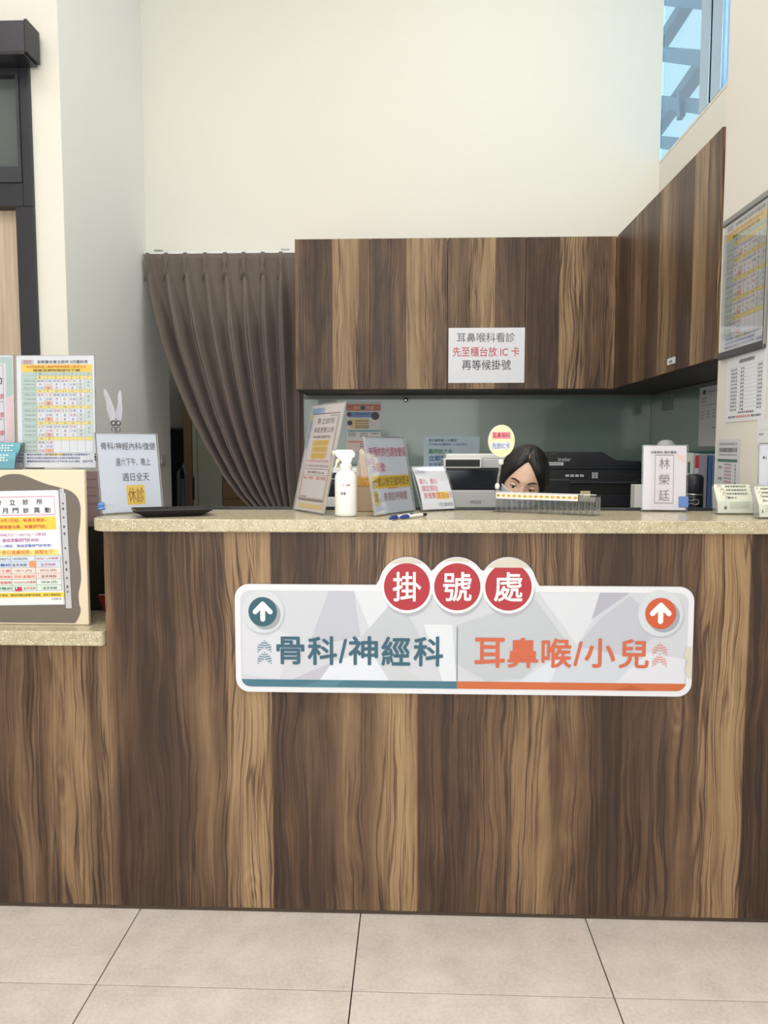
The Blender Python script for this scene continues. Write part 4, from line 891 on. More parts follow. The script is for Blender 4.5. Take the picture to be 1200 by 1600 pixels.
# --- things standing on the cream box
def calendar(s, box, ox=205, oy=40):
    """the month's consulting table; read off in the units of the enlarged photograph"""
    GR, YE, WH = (196, 214, 210), (243, 227, 150), (234, 236, 246)
    s.rect(265, 90, 1160, 150, (232, 234, 242), 1); s.rect(265, 90, 430, 150, (200, 206, 214), 1.2); s.text('2025', 295, 98, 400, 142, (206, 120, 120), .01)
    s.text('杏新聯合骨立診所 9月看診表', 470, 98, 1110, 140, (72, 70, 80), .012); s.rect(265, 150, 1160, 245, (245, 213, 106), 1); s.text('★9月起每週二晚診門診時間至八點半止★', 335, 163, 1085, 197, (222, 116, 50), .01); s.text('復健治療時間維持不變', 415, 208, 1010, 240, (120, 96, 56), .012)
    s.rect(265, 245, 1160, 1252, GR, 1)
    X = [455+k*101 for k in range(8)]; X[7] = 1160
    for k, d_ in enumerate('一二三四五六日'): s.text(d_, X[k]+38, 256, X[k]+62, 278, (130, 160, 154), 0)
    blocks = [(288, 335, 462), (462, 502, 660), (660, 700, 860), (860, 900, 1055), (1055, 1097, 1252)]
    tx = [['盛/謝', '沈/盛', '盛/謝', '盛/謝', '阮/謝', '盛'], ['阮', '沈/謝', '周', '盛', '沈/盛', '休'], ['沈/謝', '謝', '周', '謝', '盛', '診']]
    day = 1
    for bi, (ya, yb_, yc_) in enumerate(blocks):
        s.rect(455, ya, 1160, yb_, YE, 1.2)
        h3 = (yc_-yb_)/3
        for k in range(7):
            if day > 30: break
            if bi == 4 and k > 1: break
            s.text(str(day), X[k]+36, ya+9, X[k]+(52 if day < 10 else 68), yb_-7, (150, 140, 100), 0); day += 1
        for r_ in range(3):
            v0, v1 = yb_+h3*r_, yb_+h3*(r_+1)
            s.text(('早0830-1200', '午1500-1800', '晚1830-2100')[r_], 300, v0+h3*.3, 440, v0+h3*.72, (132, 152, 152), 0)
            for k in range(7):
                c = WH
                if k == 6 or (k == 5 and r_ > 0): c = (214, 222, 224)
                if k == 1 and r_ == 2: c = (238, 188, 170)
                if bi == 4 and k > 1: c = WH
                s.rect(X[k]+2, v0, X[k+1], v1-1.5, c, 1.4)
                if k < 6 and not (bi == 4 and k > 1) and not (k == 5 and r_ > 0):
                    w_ = tx[r_][k]; col = [(120, 110, 130), (196, 96, 120), (104, 132, 196), (216, 176, 110), (110, 120, 140)][(k*2+r_+bi) % 5]
                    s.text(w_, X[k]+(12 if len(w_) > 1 else 36), v0+h3*.2, X[k]+(90 if len(w_) > 1 else 66), v0+h3*.8, col, 0)
        if bi < 4:
            for k in (5, 6): s.text('休', X[k]+38, yb_+h3*(1.15 if k == 5 else .55), X[k]+64, yb_+h3*(1.8 if k == 5 else 1.2), (110, 124, 140), 0); s.text('診', X[k]+38, yb_+h3*(2.1 if k == 5 else 1.5), X[k]+64, yb_+h3*(2.75 if k == 5 else 2.15), (110, 124, 140), 0)
    for a in X: s.rect(a-1.5, 245, a+1.5, 1252, (150, 168, 166), 2)
    for bl_ in blocks:
        for v in bl_: s.rect(265, v-1.2, 1160, v+1.2, (150, 168, 166), 2)
    s.rect(560, 1262, 780, 1288, (246, 222, 120), 1)
    for tx_, v, u1 in (('●預約掛號病人請於看診前一日確認復健卡並攜帶健保卡', 1262, 1120), ('●請多利用電話/網路預約掛號以及看診完畢電話查詢', 1305, 990), ('●醫師更換請見現場公告上午門診為 09:00 開始　造成不便', 1347, 1150)): s.text(tx_, 320, v, u1, v+28, NAVY, .006)
zt_ = ztb
a, b = P(28, 731, Y=.115), P(151, 731, Y=.115)
t, s, M, w = stand('acrylic_notice', 'clear stand with a yellow and green monthly timetable, on the cream box', 'notice', (a.x, .115), (b.x, .115), 2, P(100, 554, Y=.12).z-ztb-.004, zb=ztb, foot=.06, dw=985, dh=1400, inset=.0015, small=True)
s0 = s; s_ = Sheet(t, s.w, s.h, 985, 1400, s.M @ T(-205*s.w/985, 0, 40*s.h/1400), small=True); calendar(s_, None); s_.done()
binder_clip('black binder clip on the lower right edge of the timetable stand', M @ T(w-.004, 0, .030), .019, BLACKPL, t.location, 0)
a, b = P(-80, 731, Y=.165), P(25.5, 731, Y=.165)
t, s, M, w = stand('acrylic_notice', 'clear stand with a pale sheet with green corner, cut by the left picture edge', 'notice', (a.x, .165), (b.x, .165), 2, P(100, 553, Y=.17).z-ztb-.004, zb=ztb, foot=.05, dw=105, dh=178, inset=.002)
s.rect(1, 3, 103, 70, (190, 213, 207), 1, 'printed_area#a'); s.poly([(1, 70), (88, 70), (103, 62), (103, 176), (1, 176)], ink((240, 214, 218)), 1.1, 'printed_area#b'); s.rect(6, 13, 93, 140, (230, 230, 240), 2, 'printed_area#c'); s.frame(10, 16, 89, 138, .7, (176, 130, 150), 3)
s.text('異動', 58, 33, 87, 46, (84, 80, 90), .02)
for v in (61, 90, 119): s.text('休診', 66, v, 90, v+9, (206, 84, 98), .02); 
for v in (73, 101): s.scribble(78, v, 88, v+2, (120, 110, 120), 3)
s.done()
# teal card holder
ch = thing('card_holder', 'clear holder with teal cards on the cream box, at the left picture edge', 'card holder', (P(10, 731, Y=.052).x, .052, ztb))
x0, x1 = P(-40, 731, Y=.06).x, P(25, 731, Y=.06).x
Mh = T(0, .052, ztb) @ RX(R(-14))
TC = pm('teal_card', (110, 174, 190), .5, .05)
for k, (z0, z1, y) in enumerate(((.004, .082, .030), (.004, .050, .010))):
    bx('card', x0+.003, x1-.006, y, y+.006, z0, z1, TC, ch, .0005, True, None, Mh)
    s = Sheet(ch, x1-x0-.009, z1-z0, 60, (z1-z0)*1000, T(-ch.location.x, -.052, -ztb) @ Mh @ T(x0+.003, y-.0004, z0), small=False)
    for r_ in range(4 if k == 0 else 3): s.scribble(4, 6+r_*7, 50-6*(r_ % 2), 10.5+r_*7, (236, 246, 248), 9)
    s.done()
bx('front_wall', x0, x1, .003, .005, 0, .030, ACRYL, ch, .0005, True, None, Mh); bx('back_wall', x0, x1, .040, .042, 0, .085, ACRYL, ch, .0005, True, None, Mh)
m = MB(Mh); m.prism([(.003, 0), (.042, 0), (.042, .085), (.036, .085), (.003, .03)], x1-.002, x1, lambda a, b, h: Vector((h, a, b))); m.build('side_wall', clear('holder_side', (.72, .74, .80), .8, .15), ch, True)
bx('base_plate', x0, x1, .050, .110, ztb, ztb+.003, ACRYL, ch, 0, True)

# ================================================================== PAPERS ON WALLS, GLASS AND CABINETS
def paper_y(name, label, cat, x0, y0, x1, y1, Y, mat=PAPER, dw=100, dh=100, small=False):
    a, b = P(x0, y0, Y=Y), P(x1, y1, Y=Y)
    t = thing(name, label, cat, (a.x, Y, b.z)); bx('sheet', 0, b.x-a.x, -.0008, -.0001, 0, a.z-b.z, mat, t)
    return t, Sheet(t, b.x-a.x, a.z-b.z, dw, dh, T(0, -.0009, 0), small=small)
t, s = paper_y('cabinet_notice', 'white three-line registration notice taped on the overhead cabinet doors', 'notice', 701, 512.5, 819, 598, 1.7498)
s.text('耳鼻喉科看診', 11, 9, 87, 26, (104, 102, 112), 0); s.text('先至櫃台放 IC 卡', 5.5, 34.5, 93, 52, (206, 52, 66), 0); s.text('再等候掛號', 18, 58, 82, 76.5, (48, 46, 54), 0); s.done()
t, s = paper_y('info_poster', 'poster with salmon header and round badges on the glass splashback', 'poster', 541, 628, 595, 706, 2.1078, pm('poster_paper', (216, 214, 214), .5, .02))
s.rect(0, 5, 100, 18, (206, 136, 118), 1, 'printed_area#h'); s.circle(48, 12, 6.5, (40, 120, 130), 2, 20, 'badge#1', .68); s.text('健康', 20, 8, 40, 15, (240, 200, 180), .01); s.text('檢查', 58, 8, 80, 15, (240, 200, 180), .01)
s.rect(8, 20, 76, 31, (120, 150, 196), 1, 'printed_area#b'); s.rect(12, 34, 64, 54, (226, 200, 150), 1, 'printed_area#c'); s.circle(8, 25, 7, (84, 84, 96), 2, 18, 'badge#2', .68); s.circle(10, 42, 7.5, (84, 84, 96), 2, 18, 'badge#3', .68); s.circle(84, 28, 12, (92, 84, 92), 2, 22, 'badge#4', .68)
for v in (23, 37, 42, 47, 50): s.scribble(26, v, 66, v+2.4, (90, 90, 120), 8)
s.rect(4, 56, 100, 60, (130, 176, 186), 1, 'printed_area#d'); s.rect(4, 78, 100, 81.5, (226, 150, 140), 1, 'printed_area#e'); s.rect(4, 81.5, 100, 100, (230, 206, 206), 1, 'printed_area#f')
for v, u in ((62, 6), (66, 6), (62, 40), (62, 72), (67, 40), (72, 72), (83, 40), (88, 40), (93, 70), (83, 72)): s.scribble(u, v, u+22, v+2.8, (92, 94, 104), 4)
s.done()
t, s = paper_y('health_poster', 'pale blue poster with green and blue lettering behind the flatbed printer', 'poster', 662, 682, 749, 730, 2.1078, pm('blue_poster', (196, 216, 230), .4, .05, 3))
s.text('肺炎鏈球菌 4 大警訊!', 9, 8, 60, 17, (60, 90, 110), .012); s.text('平均每50分鐘就有一人死於肺炎', 9, 21, 78, 30, (80, 120, 170), .008); s.text('醫師說之炎', 9, 40, 52, 56, (70, 150, 110), .02); s.text('立即諮詢醫師', 9, 62, 74, 80, (40, 120, 176), .03); s.text('家庭醫師', 9, 86, 44, 96, (80, 120, 170), .008); s.rect(60, 66, 74, 80, (130, 190, 110), 2, 'printed_area#g'); s.done()
t, s = paper_y('faint_paper', 'small faint grey paper on the glass splashback behind the slanted notice', 'paper', 497, 618.5, 526, 640, 2.1078, pm('faint_paper', (172, 184, 182), .5, .02)); s.scribble(10, 30, 70, 40, (140, 152, 150), 7); s.done()
kn = thing('magnet_knob', 'small round chrome knob on the glass splashback', 'magnet', (P(634, 625, Y=2.1).x, 2.1, P(634, 625, Y=2.1).z)); MB().lathe([(.006, 0), (.006, .008), (.011, .012), (.012, .018), (.008, .023), (.003, .024)], (0, 0, 0), 18).build('knob', STEEL, kn, smooth=True).matrix_basis = T(0, .0075, 0) @ RX(R(90))
def paper_x(name, label, cat, xa, ya, xb, yb2, X, mat=PAPER, dw=100, dh=100, thick=.0007, small=False, zz=None):
    """sheet on a wall that faces left; (xa, ya) far top, (xb, yb2) near bottom in the photograph"""
    a, b = P(xa, ya, X=X), P(xb, yb2, X=X)
    t = thing(name, label, cat, (X, a.y, b.z), -math.pi/2)
    z1 = a.z; bx('sheet', 0, a.y-b.y, -thick, -.0001, 0, z1-b.z, mat, t)
    return t, Sheet(t, a.y-b.y, z1-b.z, dw, dh, T(0, -thick-.0001, 0), small=small), a.y-b.y, z1-b.z
XW = .95
t, s, w, h = paper_x('framed_timetable', 'monthly timetable in grey snap bars on the white pillar', 'notice', 1134, 352, 1195.5, 538, XW-.002, PAPER, 985, 1400, .002, True)
s_ = Sheet(t, s.w, s.h, 985, 1400, s.M @ T(-205*s.w/985, 0, 40*s.h/1400), small=True); calendar(s_, None); s_.done()
bx('front_film', 0, w, -.0055, -.0048, 0, h, ACRYL, t); bx('top_bar', -.004, w+.004, -.009, 0, h-.008, h+.010, ALU, t, .002); bx('bottom_bar', -.004, w+.004, -.009, 0, -.010, .012, pm('dark_bar', (96, 97, 102), .35, metal=.6), t, .002)
bx('side_bar', w-.002, w+.006, -.008, 0, 0, h, ALU, t, .001)
t, s, w, h = paper_x('price_list', 'white ruled fee table sheet on the pillar below the timetable', 'notice', 1137, 561, 1195, 655, XW-.001)
s.text('自費診療收費標準表', 34, 6, 72, 12, (96, 94, 104), .01)
for k in range(12): s.rect(6, 17+k*5.6, 94, 17.3+k*5.6, (170, 168, 176), 1, 'table_lines'); s.scribble(12, 19+k*5.6, 30, 21.4+k*5.6, (110, 108, 118), 4); s.scribble(38, 19+k*5.6, 48, 21.4+k*5.6, (110, 108, 118), 2); s.scribble(80, 19+k*5.6, 92, 21.4+k*5.6, (110, 108, 118), 3)
s.scribble(34, 85, 74, 88, (110, 104, 114), 8); s.scribble(28, 91, 66, 94.5, (216, 110, 116), 9); s.scribble(8, 91, 27, 94.5, (110, 104, 114), 5); s.scribble(68, 91, 92, 94.5, (110, 104, 114), 6); s.done()
t, s, w, h = paper_x('barcode_sheet', 'narrow grey sheet with a barcode and green bar on the pillar above the card holder', 'notice', 1121.5, 687, 1153, 789, XW-.001, pm('grey_sheet', (222, 222, 230), .6, .02))
s.scribble(10, 5, 90, 9, (170, 170, 182), 12); rs_ = random.Random(3)
u = 10
while u < 88:
    wd = rs_.uniform(1, 3.4); s.rect(u, 13, u+wd, 20, (96, 96, 104), 1, 'barcode'); u += wd+rs_.uniform(1, 2.6)
s.scribble(10, 23, 90, 25, (150, 150, 160), 14); s.rect(4, 31, 92, 35.5, (84, 128, 118), 1, 'printed_area#g')
for k in range(9): s.scribble(36, 38+k*5.4, 68, 40.6+k*5.4, [(140, 136, 146), (206, 130, 140)][k % 2], 6); s.scribble(82, 39+k*5.4, 88, 42+k*5.4, (130, 128, 138), 1)
for v in (42, 60, 74): s.scribble(8, v, 28, v+4, (130, 130, 142), 4)
s.done()
t, s, w, h = paper_x('pillar_paper', 'small white paper on the pillar at the right picture edge', 'paper', 1184, 656, 1230, 697, XW-.001); s.rect(10, 88, 90, 91, (150, 150, 160), 1); s.scribble(8, 52, 26, 58, (130, 130, 140), 3); s.rect(8, 38, 90, 39.5, (190, 190, 200), 1); s.done()
t, s, w, h = paper_x('glass_notice', 'tall pale grey notice with two crests on the glass beside the pillar', 'notice', 1094, 602, 1140, 697, 1.2276, pm('grey_sheet', (222, 222, 230), .6, .02))
for u in (16, 62): s.circle(u, 13, 6, (92, 94, 104), 1, 18, 'crest#%d' % u, .7)
s.scribble(28, 12, 52, 14.5, (120, 120, 130), 6); s.scribble(8, 22, 26, 24.5, (120, 120, 130), 4); s.scribble(8, 27, 22, 29, (120, 120, 130), 3); s.rect(8, 34, 92, 34.8, (130, 130, 140), 1)
for v in (44, 49, 54): s.scribble(8, v, 16, v+2, (120, 120, 130), 2); s.scribble(28, v-1, 36, v+1, (120, 120, 130), 2); s.scribble(46, v-2, 54, v, (120, 120, 130), 2)
s.scribble(46, 70, 62, 72, (120, 120, 130), 3); s.done()
t, s, w, h = paper_x('glass_note', 'small faint grey note on the side glass splashback', 'paper', 1035, 609, 1051, 640, 1.2276, pm('faint_note', (150, 162, 160), .5, .02)); s.scribble(14, 36, 84, 50, (116, 128, 126), 5); s.scribble(40, 60, 70, 65, (120, 130, 128), 3); s.done()

# --- card holder at the pillar
def card_holder(label, x0, x1, y, px_top):
    t = thing('card_holder', label, 'card holder', ((x0+x1)/2, y, ZT)); w = x1-x0
    M = T(-w/2, 0, .003) @ RX(R(-12)); CARD = pm('pale_green_card', (240, 243, 226), .5, .03)
    bx('base_plate', -w/2, w/2, -.012, .05, 0, .003, ACRYL, t); bx('front_wall', 0, w, -.002, 0, 0, .034, ACRYL, t, .0004, M=M); bx('back_wall', 0, w, .026, .028, 0, .080, ACRYL, t, .0004, M=M)
    tops = [.084, .073, .062, .050]
    for k, zt2 in enumerate(tops):
        y2 = .020-.005*k
        bx('card', .003, w-.003, y2, y2+.0016, .002, zt2, CARD, t, M=M)
        s = Sheet(t, w-.006, zt2-.002, 100, (zt2-.002)*1000, M @ T(.003, y2-.0002, .002)); 
        s.circle(14+6*(k % 2)+10*(k > 1), 6.5, 5, (84, 80, 78), 1, 16, 'printed_head#a', 1.0*.95); s.circle(14+6*(k % 2)+10*(k > 1), 7.2, 4, (246, 232, 220), 2, 16, 'printed_head#b', .9); s.text('杏新耳鼻喉科診所' if k < 3 else '看診卡', 30, 3, 88 if k < 3 else 56, 8.5, (92, 92, 88), .02)
        if k == 3:
            for r_ in range(4): s.scribble(36, 18+r_*5, 90, 20+r_*5, (170, 176, 160), 10)
            s.rect(20, 12, 27, 30, (236, 236, 232), 1, 'printed_figure#a'); s.rect(20, 30, 27, 38, (120, 116, 112), 1, 'printed_figure#b')
        s.done()
    for xx in (0, w-.002): MB(M).prism([(-.002, 0), (.028, 0), (.028, .08), (.022, .08), (-.002, .034)], xx, xx+.002, lambda a, b, h: Vector((h, a, b))).build('side_wall', EDG, t)
    return t
a, b = P(1120.5, 790, Y=.17), P(1181, 790, Y=.17)
card_holder('clear holder with four rows of pale green cards below the barcode sheet', a.x, min(b.x, .945), .17, 0)
a = P(1183, 790, Y=.055)
card_holder('clear holder with pale green cards at the right picture edge', a.x, .945, .045, 0)
a = P(1184, 790, Y=.105)
t, s, M, w = stand('acrylic_notice', 'white sheet in a clear stand at the right picture edge, behind a card holder', 'notice', (a.x, .108), (.945, .108), 2, P(1190, 694, Y=.11).z-ZT-.004, foot=.02, inset=.002); s.text('●○', 40, 16, 80, 20, (70, 70, 80), 0); s.done()

# ================================================================== MACHINES AND DESK THINGS BEHIND
def printer(name, label, px0, px1, pytop, Y, brand=None, group=None):
    x0, x1, zt2 = P(px0, 760, Y=Y).x, P(px1, 760, Y=Y).x, P(px0, pytop, Y=Y).z
    t = thing(name, label, 'printer', ((x0+x1)/2, Y+.18, .90), 0, group); w = x1-x0; h = zt2-.90; l = lambda z: z*h
    G, D = pm('printer_grey', (206, 208, 210), .4, .02), pm('printer_dark', (30, 33, 40), .25, .08, 20)
    y0, y1 = -.18, .17
    bx('lower_body', -w/2, w/2, y0, y1, 0, l(.24), G, t, .006); bx('front_panel', -w/2, w/2, y0-.004, y1, l(.25), l(.50), G, t, .006)
    bx('output_bay', -w/2+.010, w/2-.010, y0+.02, y1-.01, l(.50), l(.80), D, t, .002); bx('bay_cover', -w/2+.012, w/2-.012, y0+.002, y0+.012, l(.52), l(.78), pm('smoked_cover', (44, 48, 56), .12, .1, 6), t, .002)
    bx('side_pillar', -w/2, -w/2+.012, y0+.004, y1, l(.50), l(.80), G, t, .002); bx('side_pillar', w/2-.012, w/2, y0+.004, y1, l(.50), l(.80), G, t, .002)
    bx('scanner_body', -w/2, w/2, y0, y1, l(.80), l(.93), G, t, .005); bx('scanner_lid', -w/2+.01, w/2-.02, y0+.01, y1, l(.93), h, WHITEPL, t, .006)
    cp = bx('control_panel', -w/2-.002, -w/2+w*.5, y0-.018, y0+.004, l(.80), l(.945), WHITEPL, t, .006); bx('screen', -w/2+.008, -w/2+w*.47, y0-.0195, y0-.017, l(.825), l(.92), BLACKPL, cp, .001)
    if brand:
        s = Sheet(t, w*.13, .014, 10, 10, T(-w/2+w*.36, y0-.0045, l(.315))); s.text(brand, 0, 0, 10, 10, (120, 124, 130), .012, 2); s.done()
    return t
printer('flatbed_printer', 'pale grey flatbed printer left of the masked clerk', 693, 812, 709, 1.50, 'EPSON', 'flatbed printers on the back worktop')
printer('flatbed_printer', 'pale grey flatbed printer behind the spray bottle and appointment notice', 505, 618, 731, 1.50, None, 'flatbed printers on the back worktop')
t = thing('office_printer', 'large black office printer right of the masked clerk', 'printer', (P(928, 760, Y=1.45).x, 1.62, .90))
x0, x1, zt2 = P(853, 760, Y=1.45).x-t.location.x, P(1004, 760, Y=1.45).x-t.location.x, P(900, 706.5, Y=1.45).z-.90
BK = pm('printer_black', (22, 25, 33), .38, .12, 30)
bx('lower_body', x0, x1, -.17, .17, 0, .09, BK, t, .006)
xm = P(942, 760, Y=1.45).x-t.location.x; xs = P(966, 760, Y=1.45).x-t.location.x
MB().prism(rrect(x0, .09, x1, .255, .008), -.165, .17, lambda a, b, h: Vector((a, h, b))).build('middle_body', BK, t)
MB().prism([(x0, .255), (x1, .255), (x1, .292), (xs, .292), (xm, zt2), (x0+.05, zt2), (x0+.02, zt2-.006), (x0, zt2-.03)], -.15, .17, lambda a, b, h: Vector((a, h, b))).build('scanner_top', BK, t, bevel=.004)
bx('output_tray', x0+.10, x1-.01, -.176, -.16, .095, .145, DARKPL, t, .003); bx('output_slot', x0+.10, x1-.02, -.167, -.16, .15, .235, pm('slot_black', (10, 11, 14), .5), t, .002); bx('tray_lip', x0+.10, x1-.02, -.19, -.165, .198, .203, pm('lip_grey', (60, 64, 72), .3), t)
cp = MB().add([(x0+.006, -.152, zt2-.085), (x1-.006, -.152, zt2-.085), (x1-.006, -.168, zt2-.125), (x0+.006, -.168, zt2-.125), (x0+.006, -.14, zt2-.085), (x1-.006, -.14, zt2-.085), (x1-.006, -.14, zt2-.125), (x0+.006, -.14, zt2-.125)], [(3, 2, 1, 0), (4, 5, 6, 7), (0, 1, 5, 4), (2, 3, 7, 6), (1, 2, 6, 5), (0, 4, 7, 3)]).build('control_panel', pm('panel_black', (30, 33, 42), .3), t)
for k in range(4): bx('button', x0+.085+k*.021, x0+.101+k*.021, -.170, -.160, zt2-.108, zt2-.098, pm('button_pale', (190, 196, 200), .4), cp, .001)
for k in range(6): bx('key', x0+.20+(k % 2)*.014, x0+.211+(k % 2)*.014, -.170, -.160, zt2-.114+(k//2)*.009, zt2-.107+(k//2)*.009, pm('button_pale', (190, 196, 200), .4), cp, .0008)
s = Sheet(t, .055, .017, 10, 10, T(x0+.055, -.1506, zt2-.040)); s.text('brother', 0, 0, 10, 10, (170, 174, 180), .02, 2); s.done()
bx('name_tape', x0+.008, x0+.078, -.1515, -.150, zt2-.058, zt2-.044, pm('tape_white', (214, 216, 220), .5), t)
s = Sheet(t, .07, .014, 100, 20, T(x0+.008, -.1518, zt2-.058)); s.scribble(6, 5, 90, 14, (90, 92, 100), 10); s.done()
sn = thing('sticky_note', 'small pale yellow sticky note on the black office printer', 'note', (P(915, 772, Y=1.44).x, 1.444-.0, P(915, 778, Y=1.44).z))
a, b = P(907, 767, Y=1.442), P(922, 778, Y=1.442); bx('note', a.x, b.x, 1.4425, 1.4435, b.z, a.z, pm('note_yellow', (232, 226, 176), .6), sn, 0, True)
s = Sheet(sn, b.x-a.x, a.z-b.z, 100, 100, T(a.x-sn.location.x, 1.4422-sn.location.y, b.z-sn.location.z)); s.scribble(22, 35, 44, 60, (80, 78, 60), 1); s.scribble(58, 35, 76, 60, (80, 78, 60), 1); s.done()
# small boxes between printer and name sign
wbx = thing('card_box', 'small white card box right of the black printer', 'box', (P(997, 770, Y=1.2).x, 1.2, .90)); bx('box', -.022, .02, -.03, .03, 0, P(997, 757, Y=1.2).z-.9, WHITEPL, wbx, .002)
bx('label', -.020, .018, -.0308, -.03, .03, .09, GREYPL, wbx)
dm = thing('plastic_jar', 'pale grey jar with a domed lid behind the name sign', 'jar', (P(1041, 690, Y=.95).x, .95, .90)); zd_ = P(1041, 687, Y=.95).z-.90
MB().lathe([(.032, 0), (.036, .004), (.036, zd_-.06), (.034, zd_-.05)], (0, 0, 0), 24).build('body', GREYPL, dm, smooth=True); MB().lathe([(.035, zd_-.05), (.036, zd_-.04), (.030, zd_-.012), (.018, zd_-.003), (.004, zd_)], (0, 0, 0), 24).build('lid', pm('lid_grey', (176, 178, 178), .5), dm, smooth=True)
# thermos
q = P(1083, 770, Y=.60); th = thing('thermos_bottle', 'black thermos bottle behind the name sign, in front of the folders', 'bottle', (q.x, .60, .90)); hz = P(1083, 741, Y=.60).z-.90
TB = pm('thermos_black', (22, 25, 34), .3, .06); MB().lathe([(.030, 0), (.032, .004), (.032, hz-.075), (.030, hz-.066)], (0, 0, 0), 28).build('body', TB, th, smooth=True)
MB().lathe([(.030, hz-.066), (.0315, hz-.062), (.0315, hz-.012), (.027, hz-.003), (.012, hz)], (0, 0, 0), 28).build('lid', pm('thermos_lid', (28, 31, 40), .45, .06), th, smooth=True); MB().lathe([(.0318, 0), (.0322, .001), (.0322, .004), (.0318, .005)], (0, 0, hz-.068), 28).build('band', STEEL, th, smooth=True); bx('latch', -.008, .008, -.036, -.030, hz-.058, hz-.03, TB, th, .002)
# folders standing on the side worktop, leaning on each other
FY = .82
def folder(nm, label, px0, px1, pyt, col, Y, dep=.23, lean=0.0, spine=None):
    a, b = P(px0, 760, Y=Y), P(px1, 760, Y=Y); h = P(px0, pyt, Y=Y).z-.90; w_ = b.x-a.x
    t = thing(nm, label, 'folder', (a.x, Y, .901), 0, 'folders on the side worktop')
    M = Matrix.Rotation(R(lean), 4, 'Y'); m = MB(M); c = pm(nm+'_'+'%02x%02x%02x' % col, col, .45, .04)
    m.box(0, .003, 0, dep, 0, h); m.box(w_-.003, w_, 0, dep, 0, h); m.build('cover', c, t, bevel=.0008)
    bx('spine', .003, w_-.003, 0, .003, 0, h, c, t, .0005, M=M); bx('pages', .004, w_-.004, .006, dep-.01, .004, h-.012, PAPER, t, M=M)
    if spine:
        s = Sheet(t, w_, h, 20, 100, M @ T(0, -.0006, 0))
        for (u0, v0, u1, v1, cc_) in spine: s.rect(u0, v0, u1, v1, cc_, 1, 'spine_label#%d' % int(v0))
        s.done()
folder('ring_binder', 'white binder with a small green label behind the thermos', 1066, 1083, 708, (222, 228, 224), .86, spine=[(8, 10, 13, 22, (52, 110, 96)), (8, 26, 12, 28, (110, 120, 120))])
folder('ring_binder', 'white and red binder with a blue tag beside the green-labelled binder', 1084, 1091.5, 709, (214, 214, 220), .86, spine=[(2, 2, 18, 16, (206, 62, 72)), (3, 22, 17, 38, (120, 110, 120)), (3, 44, 17, 62, (60, 76, 120))])
folder('document_folder', 'pale mauve document folder between the binders and blue folders', 1092, 1104, 711, (170, 164, 182), .86)
folder('document_folder', 'blue document folder between the mauve and pale blue folders', 1106, 1111, 713, (86, 126, 176), .86)
folder('document_folder', 'pale blue document folder nearest the white pillar', 1112, 1117.5, 712, (120, 150, 200), .86)
tf = thing('flat_folder', 'teal folder edge standing behind the white binders', 'folder', (1., 1.12, .901), 0, 'folders on the side worktop')
a, b = P(1072, 760, Y=1.13), P(1128, 760, Y=1.13); bx('cover', a.x-tf.location.x, min(b.x, 1.21)-tf.location.x, 0, .012, 0, P(1090, 705, Y=1.13).z-.901, pm('teal_folder', (72, 122, 116), .5, .04), tf, .001)
bx('pages', a.x-tf.location.x+.004, min(b.x, 1.21)-tf.location.x-.006, -.004, 0, 0, P(1090, 709, Y=1.13).z-.901, PAPER, tf)
sd = thing('staff_desk', 'low desk behind the tall counter where the clerk sits', 'desk', (0, .4, 0))
bx('desk_top', -.775, .70, .314, .62, .70, .725, DESK, sd, .002, True); bx('leg_panel', -.775, -.75, .315, .61, 0, .70, WOOD, sd, 0, True, wuv(.3)); bx('leg_panel', .675, .70, .315, .61, 0, .70, WOOD, sd, 0, True, wuv(.3))

# ================================================================== THE CLERK
SKIN = pm('skin', (236, 198, 174), .5, .03, 30); SKIN.node_tree.nodes['Principled BSDF'].inputs['Subsurface Weight'].default_value = .08
def make_hair():
    s = NT('black_hair'); tc = s.n('ShaderNodeTexCoord').outputs['Object']; mp = s.n('ShaderNodeMapping'); s.t.links.new(tc, mp.inputs[0]); mp.inputs['Scale'].default_value = (260, 60, 30)
    n = s.noise(mp.outputs[0], 1, 4, .6); s.t.links.new(s.ramp(n, [(.3, lin((12, 10, 11))), (.7, lin((34, 29, 30)))]), s.b.inputs['Base Color']); s.b.inputs['Roughness'].default_value = .4
    bp = s.n('ShaderNodeBump'); bp.inputs['Strength'].default_value = .5; bp.inputs['Distance'].default_value = .002; s.t.links.new(n, bp.inputs['Height']); s.t.links.new(bp.outputs[0], s.b.inputs['Normal'])
    return s.m
HAIR = make_hair()
CLO = pm('pale_uniform', (206, 214, 226), .8, .04, 60)
hp_ = P(817, 752, Y=.70)
clerk = thing('person', 'clerk with black tied-back hair and a pale face mask, looking down behind the card rack', 'person', (hp_.x, .95, 0))
def gauss(x, s): return math.exp(-(x/s)**2)
